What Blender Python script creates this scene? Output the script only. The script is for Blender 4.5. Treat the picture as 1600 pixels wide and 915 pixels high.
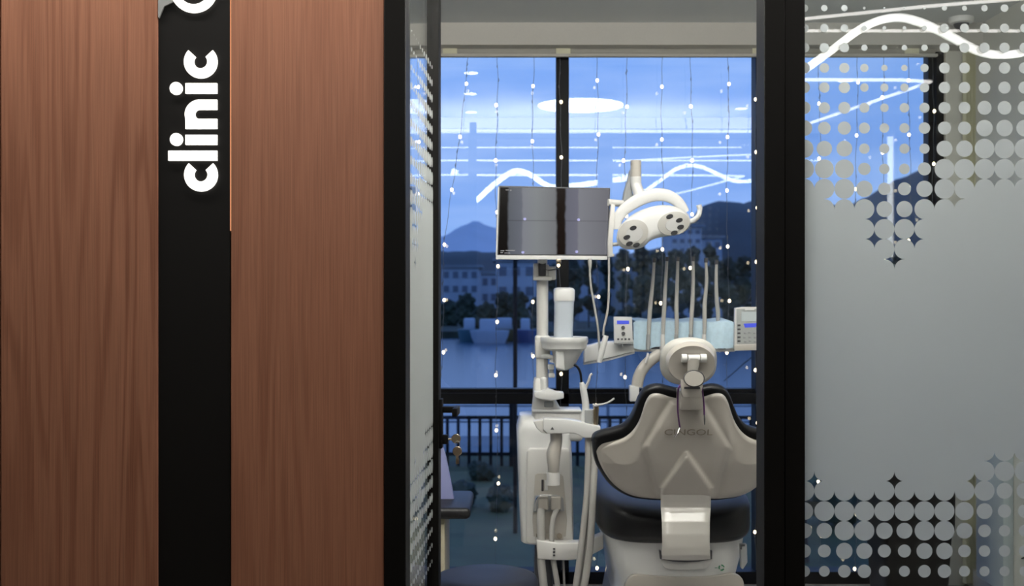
import bpy, bmesh, math, random
from mathutils import Vector, Matrix
random.seed(7)
for o in list(bpy.data.objects): bpy.data.objects.remove(o)
S = bpy.context.scene
COL = S.collection

# ------------------------------------------------------------------ camera
F = 1800.0; HOR = 457.5; EYE = 1.43
cam = bpy.data.cameras.new('camera'); camo = bpy.data.objects.new('camera', cam); COL.objects.link(camo)
camo.location = (0, 0, EYE); camo.rotation_euler = (math.pi/2, 0, 0)
cam.sensor_width = 36; cam.lens = 36*F/1600; cam.clip_end = 5000; cam.clip_start = .02
cam.dof.use_dof = True; cam.dof.focus_distance = 3.55; cam.dof.aperture_fstop = 4.6
S.camera = camo
S.view_settings.view_transform = 'Standard'; S.view_settings.look = 'None'
S.view_settings.gamma = 1; S.view_settings.use_curve_mapping = False
S.view_settings.exposure = 0.0

# ------------------------------------------------------------------ world: dusk sky
W = bpy.data.worlds.new('dusk_sky'); S.world = W; W.use_nodes = True
nt = W.node_tree; nt.nodes.clear()
def N(t, typ, **kw):
    n = t.nodes.new(typ)
    for k, v in kw.items():
        if k in n.inputs.keys(): n.inputs[k].default_value = v
        else: setattr(n, k, v)
    return n
tc = N(nt, 'ShaderNodeTexCoord'); sx = N(nt, 'ShaderNodeSeparateXYZ'); nt.links.new(tc.outputs['Generated'], sx.inputs[0])
rp = N(nt, 'ShaderNodeValToRGB'); nt.links.new(sx.outputs['Z'], rp.inputs[0])
e = rp.color_ramp.elements
e[0].position = 0.0; e[0].color = (.26, .42, .84, 1)
e[1].position = .6; e[1].color = (.10, .22, .62, 1)
x_ = e.new(.12); x_.color = (.20, .35, .78, 1)
x_ = e.new(.22); x_.color = (.20, .37, .84, 1)
mp = N(nt, 'ShaderNodeMapping'); mp.inputs['Scale'].default_value = (2.2, 2.2, 14); nt.links.new(tc.outputs['Generated'], mp.inputs[0])
nz = N(nt, 'ShaderNodeTexNoise', Scale=2.2, Detail=5.0, Roughness=.5); nt.links.new(mp.outputs[0], nz.inputs['Vector'])
cr = N(nt, 'ShaderNodeValToRGB'); nt.links.new(nz.outputs['Fac'], cr.inputs[0])
cr.color_ramp.elements[0].position = .42; cr.color_ramp.elements[0].color = (0, 0, 0, 1)
cr.color_ramp.elements[1].position = .72; cr.color_ramp.elements[1].color = (.62, .62, .62, 1)
mx = N(nt, 'ShaderNodeMix', data_type='RGBA'); nt.links.new(cr.outputs[0], mx.inputs['Factor'])
nt.links.new(rp.outputs[0], mx.inputs[6]); mx.inputs[7].default_value = (.42, .56, .92, 1)
bg = N(nt, 'ShaderNodeBackground', Strength=1.27); nt.links.new(mx.outputs[2], bg.inputs[0])
ow = N(nt, 'ShaderNodeOutputWorld'); nt.links.new(bg.outputs[0], ow.inputs[0])

# light levels (glowing fittings are built below; area lights have no fitting)
E_TUBE = 13.0      # corridor tubes
E_LINE = 9.0      # corridor linear lights
E_RING = 22.0      # round ceiling light in the surgery
E_SPOT = 14.0
E_BAND = 5.0
E_COVE = 7.0
AREA_CORR = 46.0

def area(name, loc, sx_, sy_, power, col, rot=(0, 0, 0)):
    l = bpy.data.lights.new(name, 'AREA'); l.shape = 'RECTANGLE'; l.size = sx_; l.size_y = sy_; l.energy = power; l.color = col
    o = bpy.data.objects.new(name, l); COL.objects.link(o); o.location = loc; o.rotation_euler = rot
    return o

area('corridor_ceiling_light', (-.2, 2.60, 2.90), 4.2, .12, AREA_CORR, (1, .95, .88))
area('room_fill_uplight', (.1, 3.25, 2.50), 3.2, .08, 110.0, (1, .96, .90), (math.radians(175), 0, 0))  # added fill uplight to brighten ceiling and room, no fitting behind it

# ------------------------------------------------------------------ helpers
def P(x, y, z): return Vector(((x-800)/F*z, z, EYE-(y-HOR)/F*z))
def px(n, z): return n/F*z          # pixels at depth -> metres
def lerp(a, b, t): return a+(b-a)*t
def interp(pts, x):
    if x <= pts[0][0]: return pts[0][1]
    for (a, b), (c, d) in zip(pts, pts[1:]):
        if x <= c: return lerp(b, d, (x-a)/(c-a))
    return pts[-1][1]
def spline(pts, n=8):
    pts = [Vector(p) for p in pts]
    if len(pts) < 3: return pts
    out = []
    ext = [2*pts[0]-pts[1]] + pts + [2*pts[-1]-pts[-2]]
    for i in range(1, len(ext)-2):
        p0, p1, p2, p3 = ext[i-1:i+3]
        for k in range(n):
            t = k/n
            out.append(.5*((2*p1)+(p2-p0)*t+(2*p0-5*p1+4*p2-p3)*t*t+(3*p1-p0-3*p2+p3)*t**3))
    out.append(pts[-1]); return out

class B:
    def __init__(s): s.v = []; s.f = []; s.mi = []; s.m = 0
    def add(s, vs, fs):
        o = len(s.v); s.v += [Vector(v) for v in vs]; s.f += [[o+i for i in f] for f in fs]; s.mi += [s.m]*len(fs); return s
    def addbm(s, bm):
        bm.verts.ensure_lookup_table(); bm.verts.index_update()
        s.add([v.co.copy() for v in bm.verts], [[v.index for v in f.verts] for f in bm.faces]); bm.free(); return s
    def box(s, c0, c1, bev=0, seg=2, M=None):
        bm = bmesh.new(); bmesh.ops.create_cube(bm, size=1)
        c0 = Vector(c0); c1 = Vector(c1); d = c1-c0; c = (c0+c1)/2
        for v in bm.verts: v.co = Vector((v.co.x*abs(d.x)+c.x, v.co.y*abs(d.y)+c.y, v.co.z*abs(d.z)+c.z))
        if bev:
            bev = min(bev, .49*min(abs(d.x), abs(d.y), abs(d.z)))
            bmesh.ops.bevel(bm, geom=list(bm.edges), offset=bev, segments=seg, affect='EDGES', profile=.5)
        if M is not None: bmesh.ops.transform(bm, matrix=M, verts=bm.verts)
        return s.addbm(bm)
    def pbox(s, x0, y0, x1, y1, z0, dz, bev=0, seg=2):
        a = P(x0, y1, z0); b = P(x1, y0, z0); return s.box((a.x, z0, a.z), (b.x, z0+dz, b.z), bev, seg)
    def tube(s, pts, r, n=10, smooth=0, cap=True, flat=None):
        pts = spline(pts, smooth) if smooth else [Vector(p) for p in pts]
        L = len(pts); rr = r if callable(r) else (lambda t: r)
        if isinstance(r, (list, tuple)): rr = lambda t: interp([(i/(len(r)-1), q) for i, q in enumerate(r)], t)
        vs = []; fs = []; up = None
        for i, p in enumerate(pts):
            d = (pts[min(i+1, L-1)]-pts[max(i-1, 0)]).normalized()
            if up is None:
                up = Vector((0, 0, 1)) if abs(d.z) < .9 else Vector((0, 1, 0))
            a = (up-d*up.dot(d)).normalized(); up = a; b = d.cross(a)
            R = rr(i/(L-1))
            for k in range(n):
                t = 2*math.pi*k/n
                ca, sa = math.cos(t), math.sin(t)
                if flat: sa *= flat
                vs.append(p+a*(R*ca)+b*(R*sa))
        for i in range(L-1):
            for k in range(n):
                fs.append([i*n+k, i*n+(k+1) % n, (i+1)*n+(k+1) % n, (i+1)*n+k])
        if cap: fs.append(list(range(n))[::-1]); fs.append([(L-1)*n+k for k in range(n)])
        return s.add(vs, fs)
    def lathe(s, prof, c=(0, 0, 0), n=32, M=None, sx=1, sy=1):
        vs = []; fs = []; c = Vector(c)
        for r, h in prof:
            for k in range(n):
                t = 2*math.pi*k/n; v = Vector((r*math.cos(t)*sx, r*math.sin(t)*sy, h))
                vs.append((M @ v if M else v)+c)
        m = len(prof)
        for i in range(m-1):
            for k in range(n): fs.append([i*n+k, i*n+(k+1) % n, (i+1)*n+(k+1) % n, (i+1)*n+k])
        fs.append(list(range(n))[::-1]); fs.append([(m-1)*n+k for k in range(n)])
        return s.add(vs, fs)
    def loft(s, secs, n=40, axis='z'):
        """secs: (h, c1, c2, r1, r2, exponent) superellipse sections stacked along axis"""
        vs = []; fs = []
        for h, c1, c2, r1, r2, e in secs:
            for k in range(n):
                t = 2*math.pi*k/n; c, q = math.cos(t), math.sin(t)
                a = c1+r1*math.copysign(abs(c)**(2/e), c); b = c2+r2*math.copysign(abs(q)**(2/e), q)
                vs.append((a, b, h) if axis == 'z' else ((a, h, b) if axis == 'y' else (h, a, b)))
        m = len(secs)
        for i in range(m-1):
            for k in range(n): fs.append([i*n+k, i*n+(k+1) % n, (i+1)*n+(k+1) % n, (i+1)*n+k])
        fs.append(list(range(n))[::-1]); fs.append([(m-1)*n+k for k in range(n)])
        return s.add(vs, fs)
    def pillow(s, c, h, e1=.5, e2=.5, nu=40, nv=20, M=None, fn=None):
        vs = []; fs = []; c = Vector(c)
        sp = lambda w, e: math.copysign(abs(w)**e, w)
        for j in range(nv+1):
            b = -math.pi/2+math.pi*j/nv
            for i in range(nu):
                a = 2*math.pi*i/nu
                v = Vector((h[0]*sp(math.cos(b), e1)*sp(math.cos(a), e2), h[1]*sp(math.cos(b), e1)*sp(math.sin(a), e2), h[2]*sp(math.sin(b), e1)))
                if fn: v = fn(v)
                vs.append((M @ v if M else v)+c)
        for j in range(nv):
            for i in range(nu): fs.append([j*nu+i, j*nu+(i+1) % nu, (j+1)*nu+(i+1) % nu, (j+1)*nu+i])
        return s.add(vs, fs)
    def prism(s, poly, d, bev=0, seg=2):
        """poly: list of Vector (planar, world); extrude by vector d"""
        bm = bmesh.new(); vs = [bm.verts.new(p) for p in poly]; f = bm.faces.new(vs)
        r = bmesh.ops.extrude_face_region(bm, geom=[f])
        bmesh.ops.translate(bm, verts=[g for g in r['geom'] if isinstance(g, bmesh.types.BMVert)], vec=Vector(d))
        bmesh.ops.recalc_face_normals(bm, faces=bm.faces)
        if bev: bmesh.ops.bevel(bm, geom=list(bm.edges), offset=bev, segments=seg, affect='EDGES', profile=.5)
        return s.addbm(bm)
    def pprism(s, pts, z, dz, bev=0, seg=2): return s.prism([P(x, y, z) for x, y in pts], (0, dz, 0), bev, seg)
    def grid(s, nu, nv, fn):
        vs = [fn(i/nu, j/nv) for j in range(nv+1) for i in range(nu+1)]
        fs = [[j*(nu+1)+i, j*(nu+1)+i+1, (j+1)*(nu+1)+i+1, (j+1)*(nu+1)+i] for j in range(nv) for i in range(nu)]
        return s.add(vs, fs)
    def build(s, name, mats, parent=None, smooth=True, ang=38, merge=True):
        if not isinstance(mats, (list, tuple)): mats = [mats]
        me = bpy.data.meshes.new(name)
        mn = Vector([min(v[i] for v in s.v) for i in range(3)]); mxx = Vector([max(v[i] for v in s.v) for i in range(3)])
        c = (mn+mxx)/2
        me.from_pydata([v-c for v in s.v], [], s.f)
        for m in mats: me.materials.append(m)
        me.polygons.foreach_set('material_index', s.mi)
        bm = bmesh.new(); bm.from_mesh(me)
        if merge: bmesh.ops.remove_doubles(bm, verts=bm.verts, dist=1e-6)
        bmesh.ops.recalc_face_normals(bm, faces=bm.faces); bm.to_mesh(me); bm.free()
        if smooth:
            for p in me.polygons: p.use_smooth = True
            try: me.set_sharp_from_angle(angle=math.radians(ang))
            except Exception: pass
        o = bpy.data.objects.new(name, me); COL.objects.link(o)
        put(o, c, parent); return o
WL = {}
def put(o, c, parent):
    if parent is not None: o.parent = parent; o.location = Vector(c)-WL[parent.name]
    else: o.location = c
    WL[o.name] = Vector(c)
def thing(name, label, cat, loc, group=None):
    o = bpy.data.objects.new(name, None); COL.objects.link(o); o.location = loc; WL[o.name] = Vector(loc)
    o.empty_display_size = .05
    return tag(o, label, cat, group)
def tag(o, label=None, cat=None, group=None, kind=None):
    if label: o['label'] = label
    if cat: o['category'] = cat
    if group: o['group'] = group
    if kind: o['kind'] = kind
    return o
def struct(o, label, cat='wall'): return tag(o, label, cat, None, 'structure')
def sroot(name, loc, label, cat):
    o = bpy.data.objects.new(name, None); COL.objects.link(o); o.location = loc; WL[o.name] = Vector(loc)
    return struct(o, label, cat)
def textmesh(name, txt, size, M, mat, parent, depth=.0008, align='CENTER'):
    c = bpy.data.curves.new('txt', 'FONT'); c.body = txt; c.size = size; c.extrude = depth; c.align_x = align; c.align_y = 'CENTER'
    o = bpy.data.objects.new('txt', c); COL.objects.link(o)
    dg = bpy.context.evaluated_depsgraph_get(); me = bpy.data.meshes.new_from_object(o.evaluated_get(dg))
    bpy.data.objects.remove(o)
    vs = [M @ v.co for v in me.vertices]; b = B(); b.add(vs, [list(p.vertices) for p in me.polygons])
    return b.build(name, mat, parent, smooth=False)

# ------------------------------------------------------------------ materials
def mat(name, col, rough=.5, metal=0, spec=.5, coat=0, emit=None, es=0, bump=0, bscale=200, var=0, trans=0):
    m = bpy.data.materials.new(name); m.use_nodes = True; t = m.node_tree; p = t.nodes['Principled BSDF']
    p.inputs['Base Color'].default_value = (*col, 1); p.inputs['Roughness'].default_value = rough
    p.inputs['Metallic'].default_value = metal; p.inputs['Specular IOR Level'].default_value = spec
    p.inputs['Coat Weight'].default_value = coat; p.inputs['Coat Roughness'].default_value = .08
    if trans: p.inputs['Transmission Weight'].default_value = trans
    if emit: p.inputs['Emission Color'].default_value = (*emit, 1); p.inputs['Emission Strength'].default_value = es
    if bump or var:
        tcn = N(t, 'ShaderNodeTexCoord'); n = N(t, 'ShaderNodeTexNoise', Scale=float(bscale), Detail=4.0); t.links.new(tcn.outputs['Object'], n.inputs['Vector'])
        if bump:
            b = N(t, 'ShaderNodeBump', Strength=bump, Distance=.002); t.links.new(n.outputs['Fac'], b.inputs['Height']); t.links.new(b.outputs[0], p.inputs['Normal'])
        if var:
            r = N(t, 'ShaderNodeMapRange'); t.links.new(n.outputs['Fac'], r.inputs[0])
            r.inputs[1].default_value = .3; r.inputs[2].default_value = .7; r.inputs[3].default_value = 1-var; r.inputs[4].default_value = 1+var
            vm = N(t, 'ShaderNodeVectorMath', operation='SCALE'); vm.inputs[0].default_value = col
            t.links.new(r.outputs[0], vm.inputs['Scale']); t.links.new(vm.outputs[0], p.inputs['Base Color'])
    return m
def emis(name, col, st, sample=True):
    m = bpy.data.materials.new(name); m.use_nodes = True; t = m.node_tree; t.nodes.clear()
    e = N(t, 'ShaderNodeEmission', Strength=float(st)); e.inputs[0].default_value = (*col, 1)
    o = N(t, 'ShaderNodeOutputMaterial'); t.links.new(e.outputs[0], o.inputs[0])
    m.cycles.emission_sampling = 'AUTO' if sample else 'NONE'
    return m
def glassmat(name, tint=(.96, .98, .98), ior=1.5):
    m = bpy.data.materials.new(name); m.use_nodes = True; t = m.node_tree; t.nodes.clear()
    g = N(t, 'ShaderNodeNewGeometry'); mr = N(t, 'ShaderNodeMapRange'); t.links.new(g.outputs['Backfacing'], mr.inputs[0])
    mr.inputs[3].default_value = ior; mr.inputs[4].default_value = 1/ior
    fr = N(t, 'ShaderNodeFresnel'); t.links.new(mr.outputs[0], fr.inputs['IOR'])
    tr = N(t, 'ShaderNodeBsdfTransparent'); tr.inputs[0].default_value = (*tint, 1)
    gl = N(t, 'ShaderNodeBsdfGlossy', Roughness=0.0); gl.inputs[0].default_value = (1, 1, 1, 1)
    mi = N(t, 'ShaderNodeMixShader'); t.links.new(fr.outputs[0], mi.inputs[0]); t.links.new(tr.outputs[0], mi.inputs[1]); t.links.new(gl.outputs[0], mi.inputs[2])
    o = N(t, 'ShaderNodeOutputMaterial'); t.links.new(mi.outputs[0], o.inputs[0]); return m
def filmmat():
    m = bpy.data.materials.new('frosted_vinyl'); m.use_nodes = True; t = m.node_tree; t.nodes.clear()
    d = N(t, 'ShaderNodeBsdfDiffuse'); d.inputs[0].default_value = (.46, .465, .45, 1)
    l = N(t, 'ShaderNodeBsdfTranslucent'); l.inputs[0].default_value = (.64, .68, .69, 1)
    n = N(t, 'ShaderNodeTexNoise', Scale=400.0); tcn = N(t, 'ShaderNodeTexCoord'); t.links.new(tcn.outputs['Object'], n.inputs['Vector'])
    bp = N(t, 'ShaderNodeBump', Strength=.05); t.links.new(n.outputs['Fac'], bp.inputs['Height']); t.links.new(bp.outputs[0], d.inputs['Normal'])
    mi = N(t, 'ShaderNodeMixShader', Fac=.55); t.links.new(d.outputs[0], mi.inputs[1]); t.links.new(l.outputs[0], mi.inputs[2])
    o = N(t, 'ShaderNodeOutputMaterial'); t.links.new(mi.outputs[0], o.inputs[0]); return m
def woodmat(name, seed):
    m = bpy.data.materials.new(name); m.use_nodes = True; t = m.node_tree; p = t.nodes['Principled BSDF']
    tcn = N(t, 'ShaderNodeTexCoord'); L = t.links.new
    def noise(scale, vec, det=4.0, rough=.55, dist=0.0):
        mpn = N(t, 'ShaderNodeMapping'); mpn.inputs['Scale'].default_value = vec; mpn.inputs['Location'].default_value = (seed, seed*.7, seed*1.3)
        L(tcn.outputs['Object'], mpn.inputs[0])
        n = N(t, 'ShaderNodeTexNoise', Scale=scale, Detail=det, Roughness=rough, Distortion=dist); L(mpn.outputs[0], n.inputs['Vector']); return n
    big = noise(1.0, (5.0, 1, .26), 3.0, .5, .5)        # broad cathedral figure
    # rings from the broad figure
    ml = N(t, 'ShaderNodeMath', operation='MULTIPLY'); L(big.outputs['Fac'], ml.inputs[0]); ml.inputs[1].default_value = 24
    fl = noise(1.0, (60, 1, .7), 4.0, .65)
    ad = N(t, 'ShaderNodeMath', operation='MULTIPLY_ADD'); L(fl.outputs['Fac'], ad.inputs[0]); ad.inputs[1].default_value = 1.6; L(ml.outputs[0], ad.inputs[2])
    fr = N(t, 'ShaderNodeMath', operation='SINE'); sc = N(t, 'ShaderNodeMath', operation='MULTIPLY'); L(ad.outputs[0], sc.inputs[0]); sc.inputs[1].default_value = 3.1; L(sc.outputs[0], fr.inputs[0])
    pw = N(t, 'ShaderNodeMapRange'); L(fr.outputs[0], pw.inputs[0]); pw.inputs[1].default_value = -.2; pw.inputs[2].default_value = 1; pw.inputs[3].default_value = 0; pw.inputs[4].default_value = 1
    fine = noise(1.0, (420, 1, 4), 3.0, .6)
    tone = noise(1.0, (3.0, 1, .5), 2.0, .5)
    c1 = N(t, 'ShaderNodeMix', data_type='RGBA'); L(tone.outputs['Fac'], c1.inputs['Factor'])
    c1.inputs[6].default_value = (.30, .122, .070, 1); c1.inputs[7].default_value = (.42, .192, .115, 1)
    dk = N(t, 'ShaderNodeMix', data_type='RGBA', blend_type='MULTIPLY'); L(pw.outputs[0], dk.inputs['Factor'])
    md = noise(1.0, (2.6, 1, .35), 2.0, .5); mm_ = N(t, 'ShaderNodeMapRange'); L(md.outputs['Fac'], mm_.inputs[0]); mm_.inputs[1].default_value = .40; mm_.inputs[2].default_value = .62; mm_.inputs[3].default_value = .10; mm_.inputs[4].default_value = .68
    k2 = N(t, 'ShaderNodeMath', operation='MULTIPLY'); L(pw.outputs[0], k2.inputs[0]); L(mm_.outputs[0], k2.inputs[1]); L(k2.outputs[0], dk.inputs['Factor'])
    L(c1.outputs[2], dk.inputs[6]); dk.inputs[7].default_value = (.60, .52, .48, 1)
    fm = N(t, 'ShaderNodeMapRange'); L(fine.outputs['Fac'], fm.inputs[0]); fm.inputs[1].default_value = .35; fm.inputs[2].default_value = .65; fm.inputs[3].default_value = .80; fm.inputs[4].default_value = 1.10
    vm = N(t, 'ShaderNodeVectorMath', operation='SCALE'); L(dk.outputs[2], vm.inputs[0]); L(fm.outputs[0], vm.inputs['Scale'])
    L(vm.outputs[0], p.inputs['Base Color']); p.inputs['Roughness'].default_value = .48; p.inputs['Specular IOR Level'].default_value = .35
    bp = N(t, 'ShaderNodeBump', Strength=.12, Distance=.001); L(fine.outputs['Fac'], bp.inputs['Height']); L(bp.outputs[0], p.inputs['Normal'])
    return m
M = {}
M['wood1'] = woodmat('walnut_laminate', 3.1); M['wood2'] = woodmat('walnut_laminate_second_sheet', 11.7)
M['black'] = mat('black_aluminium', (.006, .0055, .005), .5, 0, .10, bump=.03, bscale=900)
M['signblack'] = mat('black_acrylic', (.006, .0055, .005), .5, 0, .25, bump=.02, bscale=500)
M['frame'] = mat('window_frame_aluminium', (.005, .0055, .007), .5, 0, .2, bump=.02, bscale=700)
M['white'] = mat('white_plastic', (.72, .72, .70), .28, 0, .5, coat=.3, bump=.01, bscale=300)
M['whitem'] = mat('satin_white_plastic', (.66, .65, .62), .42, 0, .5, bump=.02, bscale=400)
M['taupe'] = mat('taupe_plastic', (.43, .40, .355), .34, 0, .5, coat=.25, bump=.015, bscale=300)
M['taupe2'] = mat('pale_taupe_plastic', (.47, .445, .40), .36, 0, .5, bump=.02, bscale=300)
M['ledlens'] = mat('dark_led_lens', (.02, .02, .022), .3)
M['lens'] = mat('lamp_face_grey', (.40, .39, .36), .35); M['lens2'] = mat('lamp_disc_grey', (.46, .46, .45), .25, coat=.4)
M['grey'] = mat('grey_plastic', (.30, .31, .31), .4, bump=.02, bscale=300)
M['dgrey'] = mat('dark_grey_plastic', (.07, .07, .075), .4, bump=.02, bscale=300)
M['hose'] = mat('grey_hose', (.40, .39, .365), .5, bump=.08, bscale=500)
M['leather'] = mat('black_leatherette', (.008, .008, .009), .42, 0, .32, bump=.12, bscale=450)
M['chrome'] = mat('chrome', (.75, .75, .74), .16, 1, bump=.01)
M['brass'] = mat('nickel_key_metal', (.55, .46, .34), .3, 1, bump=.03, bscale=300)
M['ceil'] = mat('white_ceiling_paint', (.66, .68, .67), .85, bump=.05, bscale=120, var=.015)
M['wall'] = mat('off_white_wall_paint', (.60, .60, .55), .8, bump=.08, bscale=160, var=.02)
M['corr'] = mat('corridor_wall_paint', (.42, .37, .32), .8, bump=.08, bscale=160, var=.02)
M['header'] = mat('window_header_paint', (.50, .49, .45), .7, bump=.05, bscale=150, var=.02)
M['blind'] = mat('blind_cassette', (.34, .33, .29), .5, bump=.03, bscale=300)
M['yellow'] = mat('yellowish_curtain_fabric', (.66, .65, .49), .8, bump=.2, bscale=250)
M['floor'] = mat('grey_floor_tile', (.34, .33, .33), .18, 0, .5, bump=.02, bscale=60, var=.06)
M['cfloor'] = mat('corridor_floor', (.06, .05, .042), .3, bump=.02, bscale=60, var=.06)
M['pane_far'] = mat('distant_window_glass', (.10, .13, .18), .3)
M['glass'] = glassmat('clear_glass'); M['wglass'] = glassmat('window_glass', (.93, .97, .98), 1.52)
M['film'] = filmmat()
M['tube'] = emis('led_tube', (1, .985, .94), E_TUBE); M['line'] = emis('led_line', (1, .95, .90), E_LINE)
M['ring'] = emis('round_light_diffuser', (1, .97, .91), E_RING); M['spot'] = emis('downlight_lens', (1, .96, .90), E_SPOT)
M['band'] = emis('panel_diffuser', (1, .97, .93), E_BAND); M['cove'] = emis('cove_tube', (1, .97, .93), E_COVE)
M['bulb'] = emis('warm_led', (1, .80, .50), 7.0, False)
M['letter'] = emis('lit_letter_acrylic', (1, .96, .88), 2.4); M['copper'] = emis('warm_edge_light', (1, .42, .20), .9)
M['wire'] = mat('fairy_light_wire', (.10, .11, .12), .4, 0, bump=.02)
M['blue'] = mat('light_blue_paper', (.50, .66, .76), .75, bump=.15, bscale=60, var=.06)
M['lcdblue'] = emis('blue_display', (.12, .16, .95), .75, False)
M['lcdwhite'] = emis('pale_display', (.80, .88, .84), .55, False)
M['green'] = mat('green_ink', (.03, .20, .09), .5); M['ink'] = mat('grey_brown_ink', (.22, .19, .15), .5)
M['purple'] = mat('purple_cord', (.085, .012, .11), .6, bump=.2, bscale=900)
M['bottle'] = mat('frosted_bottle_plastic', (.66, .72, .78), .3, 0, .5, trans=.15, bump=.02)
M['lilac'] = mat('pale_lilac_board', (.26, .28, .50), .5, bump=.02)
M['plant'] = mat('dark_green_leaf', (.020, .055, .015), .45, bump=.1, bscale=80, var=.2)
M['soil'] = mat('soil', (.03, .02, .014), .9, bump=.5, bscale=80)
def leafmat(name, c, v=.4, sc=3): return mat(name, c, .8, bump=.4, bscale=sc, var=v)
M['grass'] = leafmat('lawn_grass', (.040, .052, .013), .45, 1.2)
M['path'] = leafmat('garden_path', (.085, .09, .035), .2, 1.5)
M['tree'] = leafmat('evergreen_foliage', (.024, .036, .020), .6, .5)
M['bark'] = leafmat('bark', (.03, .026, .024), .3, 4)
M['water'] = mat('river_water', (.05, .10, .16), .22, 0, .5, bump=.25, bscale=1.2)
M['concrete'] = leafmat('pale_concrete', (.20, .23, .26), .15, .5)
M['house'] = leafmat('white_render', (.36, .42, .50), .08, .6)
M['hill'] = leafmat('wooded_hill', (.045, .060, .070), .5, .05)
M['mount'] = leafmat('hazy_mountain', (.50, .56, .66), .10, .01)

# ------------------------------------------------------------------ structure
ZP = 2.90; ZW = 5.66; CH = 2.72
def wallbox(name, c0, c1, m, label, cat='wall'): return struct(B().box(c0, c1).build(name, m, smooth=False), label, cat)
wallbox('floor', (-1.9, 2.95, -.06), (2.25, 5.8, 0), M['floor'], 'pale grey glossy floor of the treatment room', 'floor')
wallbox('floor_corridor', (-4.2, -4.4, -.06), (5.2, 2.95, -.001), M['cfloor'], 'dark corridor floor in front of the partition', 'floor')
wallbox('ceiling', (-1.9, 2.96, CH), (2.25, 5.50, CH+.06), M['ceil'], 'grey white ceiling of the treatment room', 'ceiling')
wallbox('ceiling_corridor', (-4.2, -4.4, 2.95), (5.2, 2.96, 3.0), M['ceil'], 'corridor ceiling', 'ceiling')
wallbox('wall_left', (-1.98, 2.96, 0), (-1.9, 5.8, CH), M['wall'], 'left wall of the treatment room')
wallbox('wall_right', (2.25, 2.96, 0), (2.33, 5.8, CH), M['wall'], 'pale right wall of the treatment room')
wallbox('wall_corridor_back', (-4.2, -4.48, 0), (5.2, -4.4, 2.95), M['corr'], 'corridor wall behind the viewer')
wallbox('wall_corridor_left', (-4.28, -4.4, 0), (-4.2, 2.95, 2.95), M['corr'], 'corridor end wall on the left')
wallbox('wall_corridor_right', (5.2, -4.4, 0), (5.28, 2.95, 2.95), M['corr'], 'corridor end wall on the right')
wallbox('wall_above_partition', (-4.2, 2.90, 2.60), (5.2, 2.98, 2.96), M['wall'], 'bulkhead above the door and glass partition')
PT = 2.26
wallbox('wall_behind_panels', (-4.2, 2.93, 0), (-.325, 2.99, PT), M['black'], 'black wall behind the wooden panels')
wallbox('wall_beyond_right', (2.33, 2.9, 0), (5.2, 2.98, 2.6), M['wall'], 'wall continuing past the partition')
# beam above the window and blind cassette
bz = lambda y, z: EYE-(y-HOR)/F*z
b = B(); b.box((-1.9, 5.50, bz(70, 5.5)), (2.25, 5.80, CH+.06)); struct(b.build('trim_1', M['header'], smooth=False), 'grey white beam above the window', 'beam')
bt = thing('blind_cassette', 'grey roller blind cassette running along the top of the window', 'blind', (.2, 5.62, bz(72, 5.55)))
b = B(); b.box((-1.88, 5.585, bz(84, 5.58)), (px(1463-800, 5.58), 5.66, bz(72, 5.58)), .008); b.build('cassette', M['blind'], bt)
b = B(); b.box((-1.88, 5.575, bz(88, 5.575)), (px(1466-800, 5.575), 5.60, bz(83.5, 5.575)), .003); b.build('bottom_bar', M['header'], bt)
for q in (703, 880, 1187, 1425):
    b = B(); X = px(q-800, 5.58); b.box((X-.035, 5.578, bz(84, 5.58)), (X+.035, 5.586, bz(73, 5.58)), .002); b.build('bracket', M['yellow'], bt)

# wood wall: two sheets and the black strip
XA, XB, XC, XD = px(1.5-800, ZP), px(246.5-800, ZP), px(361-800, ZP), px(600-800, ZP)
w = B().box((XA, 2.90, 0), (XB, 2.93, PT), .0015, 1).build('wall_panel_left', M['wood1'], smooth=False); struct(w, 'walnut laminate panel left of the black sign strip')
w = B().box((XC, 2.90, 0), (XD, 2.93, PT), .0015, 1).build('wall_panel_right', M['wood2'], smooth=False); struct(w, 'walnut laminate panel between the sign strip and the door frame')
w = B().box((-2.6, 2.90, 0), (XA-.004, 2.93, PT), .0015, 1).build('wall_panel_far_left', M['wood2'], smooth=False); struct(w, 'next walnut laminate panel beyond the left edge')
sg = thing('sign', 'tall black sign strip with glowing white rotated lettering between the wood panels', 'sign', (px(303-800, ZP), 2.92, .0))
B().box((XB, 2.905, 0), (px(358.5-800, ZP), 2.93, PT)).build('backing', M['signblack'], sg, smooth=False)
z0 = bz(360, ZP)
B().box((px(359-800, ZP), 2.904, z0), (px(361-800, ZP), 2.93, PT)).build('edge_light', M['copper'], sg, smooth=False)
ZL = 2.897
def arcpoly(cx, cy, ro, ri, a0, a1, n=28, ex=1.0, ey=1.0):
    o = [(cx+ro*ex*math.cos(lerp(a0, a1, i/n)), cy+ro*ey*math.sin(lerp(a0, a1, i/n))) for i in range(n+1)]
    i_ = [(cx+ri*ex*math.cos(lerp(a1, a0, i/n)), cy+ri*ey*math.sin(lerp(a1, a0, i/n))) for i in range(n+1)]
    return o+i_
def strip_prism(bb, cx, cy, ro, ri, a0, a1, z, dz, n=28):
    for i in range(n):
        t0 = lerp(a0, a1, i/n); t1 = lerp(a0, a1, (i+1)/n)
        q = [(cx+ro*math.cos(t0), cy+ro*math.sin(t0)), (cx+ro*math.cos(t1), cy+ro*math.sin(t1)), (cx+ri*math.cos(t1), cy+ri*math.sin(t1)), (cx+ri*math.cos(t0), cy+ri*math.sin(t0))]
        bb.pprism(q, z, dz)
def letter(fn):
    b = B(); fn(b); return b.build('letter', M['letter'], sg, smooth=False)
def rect(b, x0, y0, x1, y1): b.pbox(x0, y0, x1, y1, ZL, .007)
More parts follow.
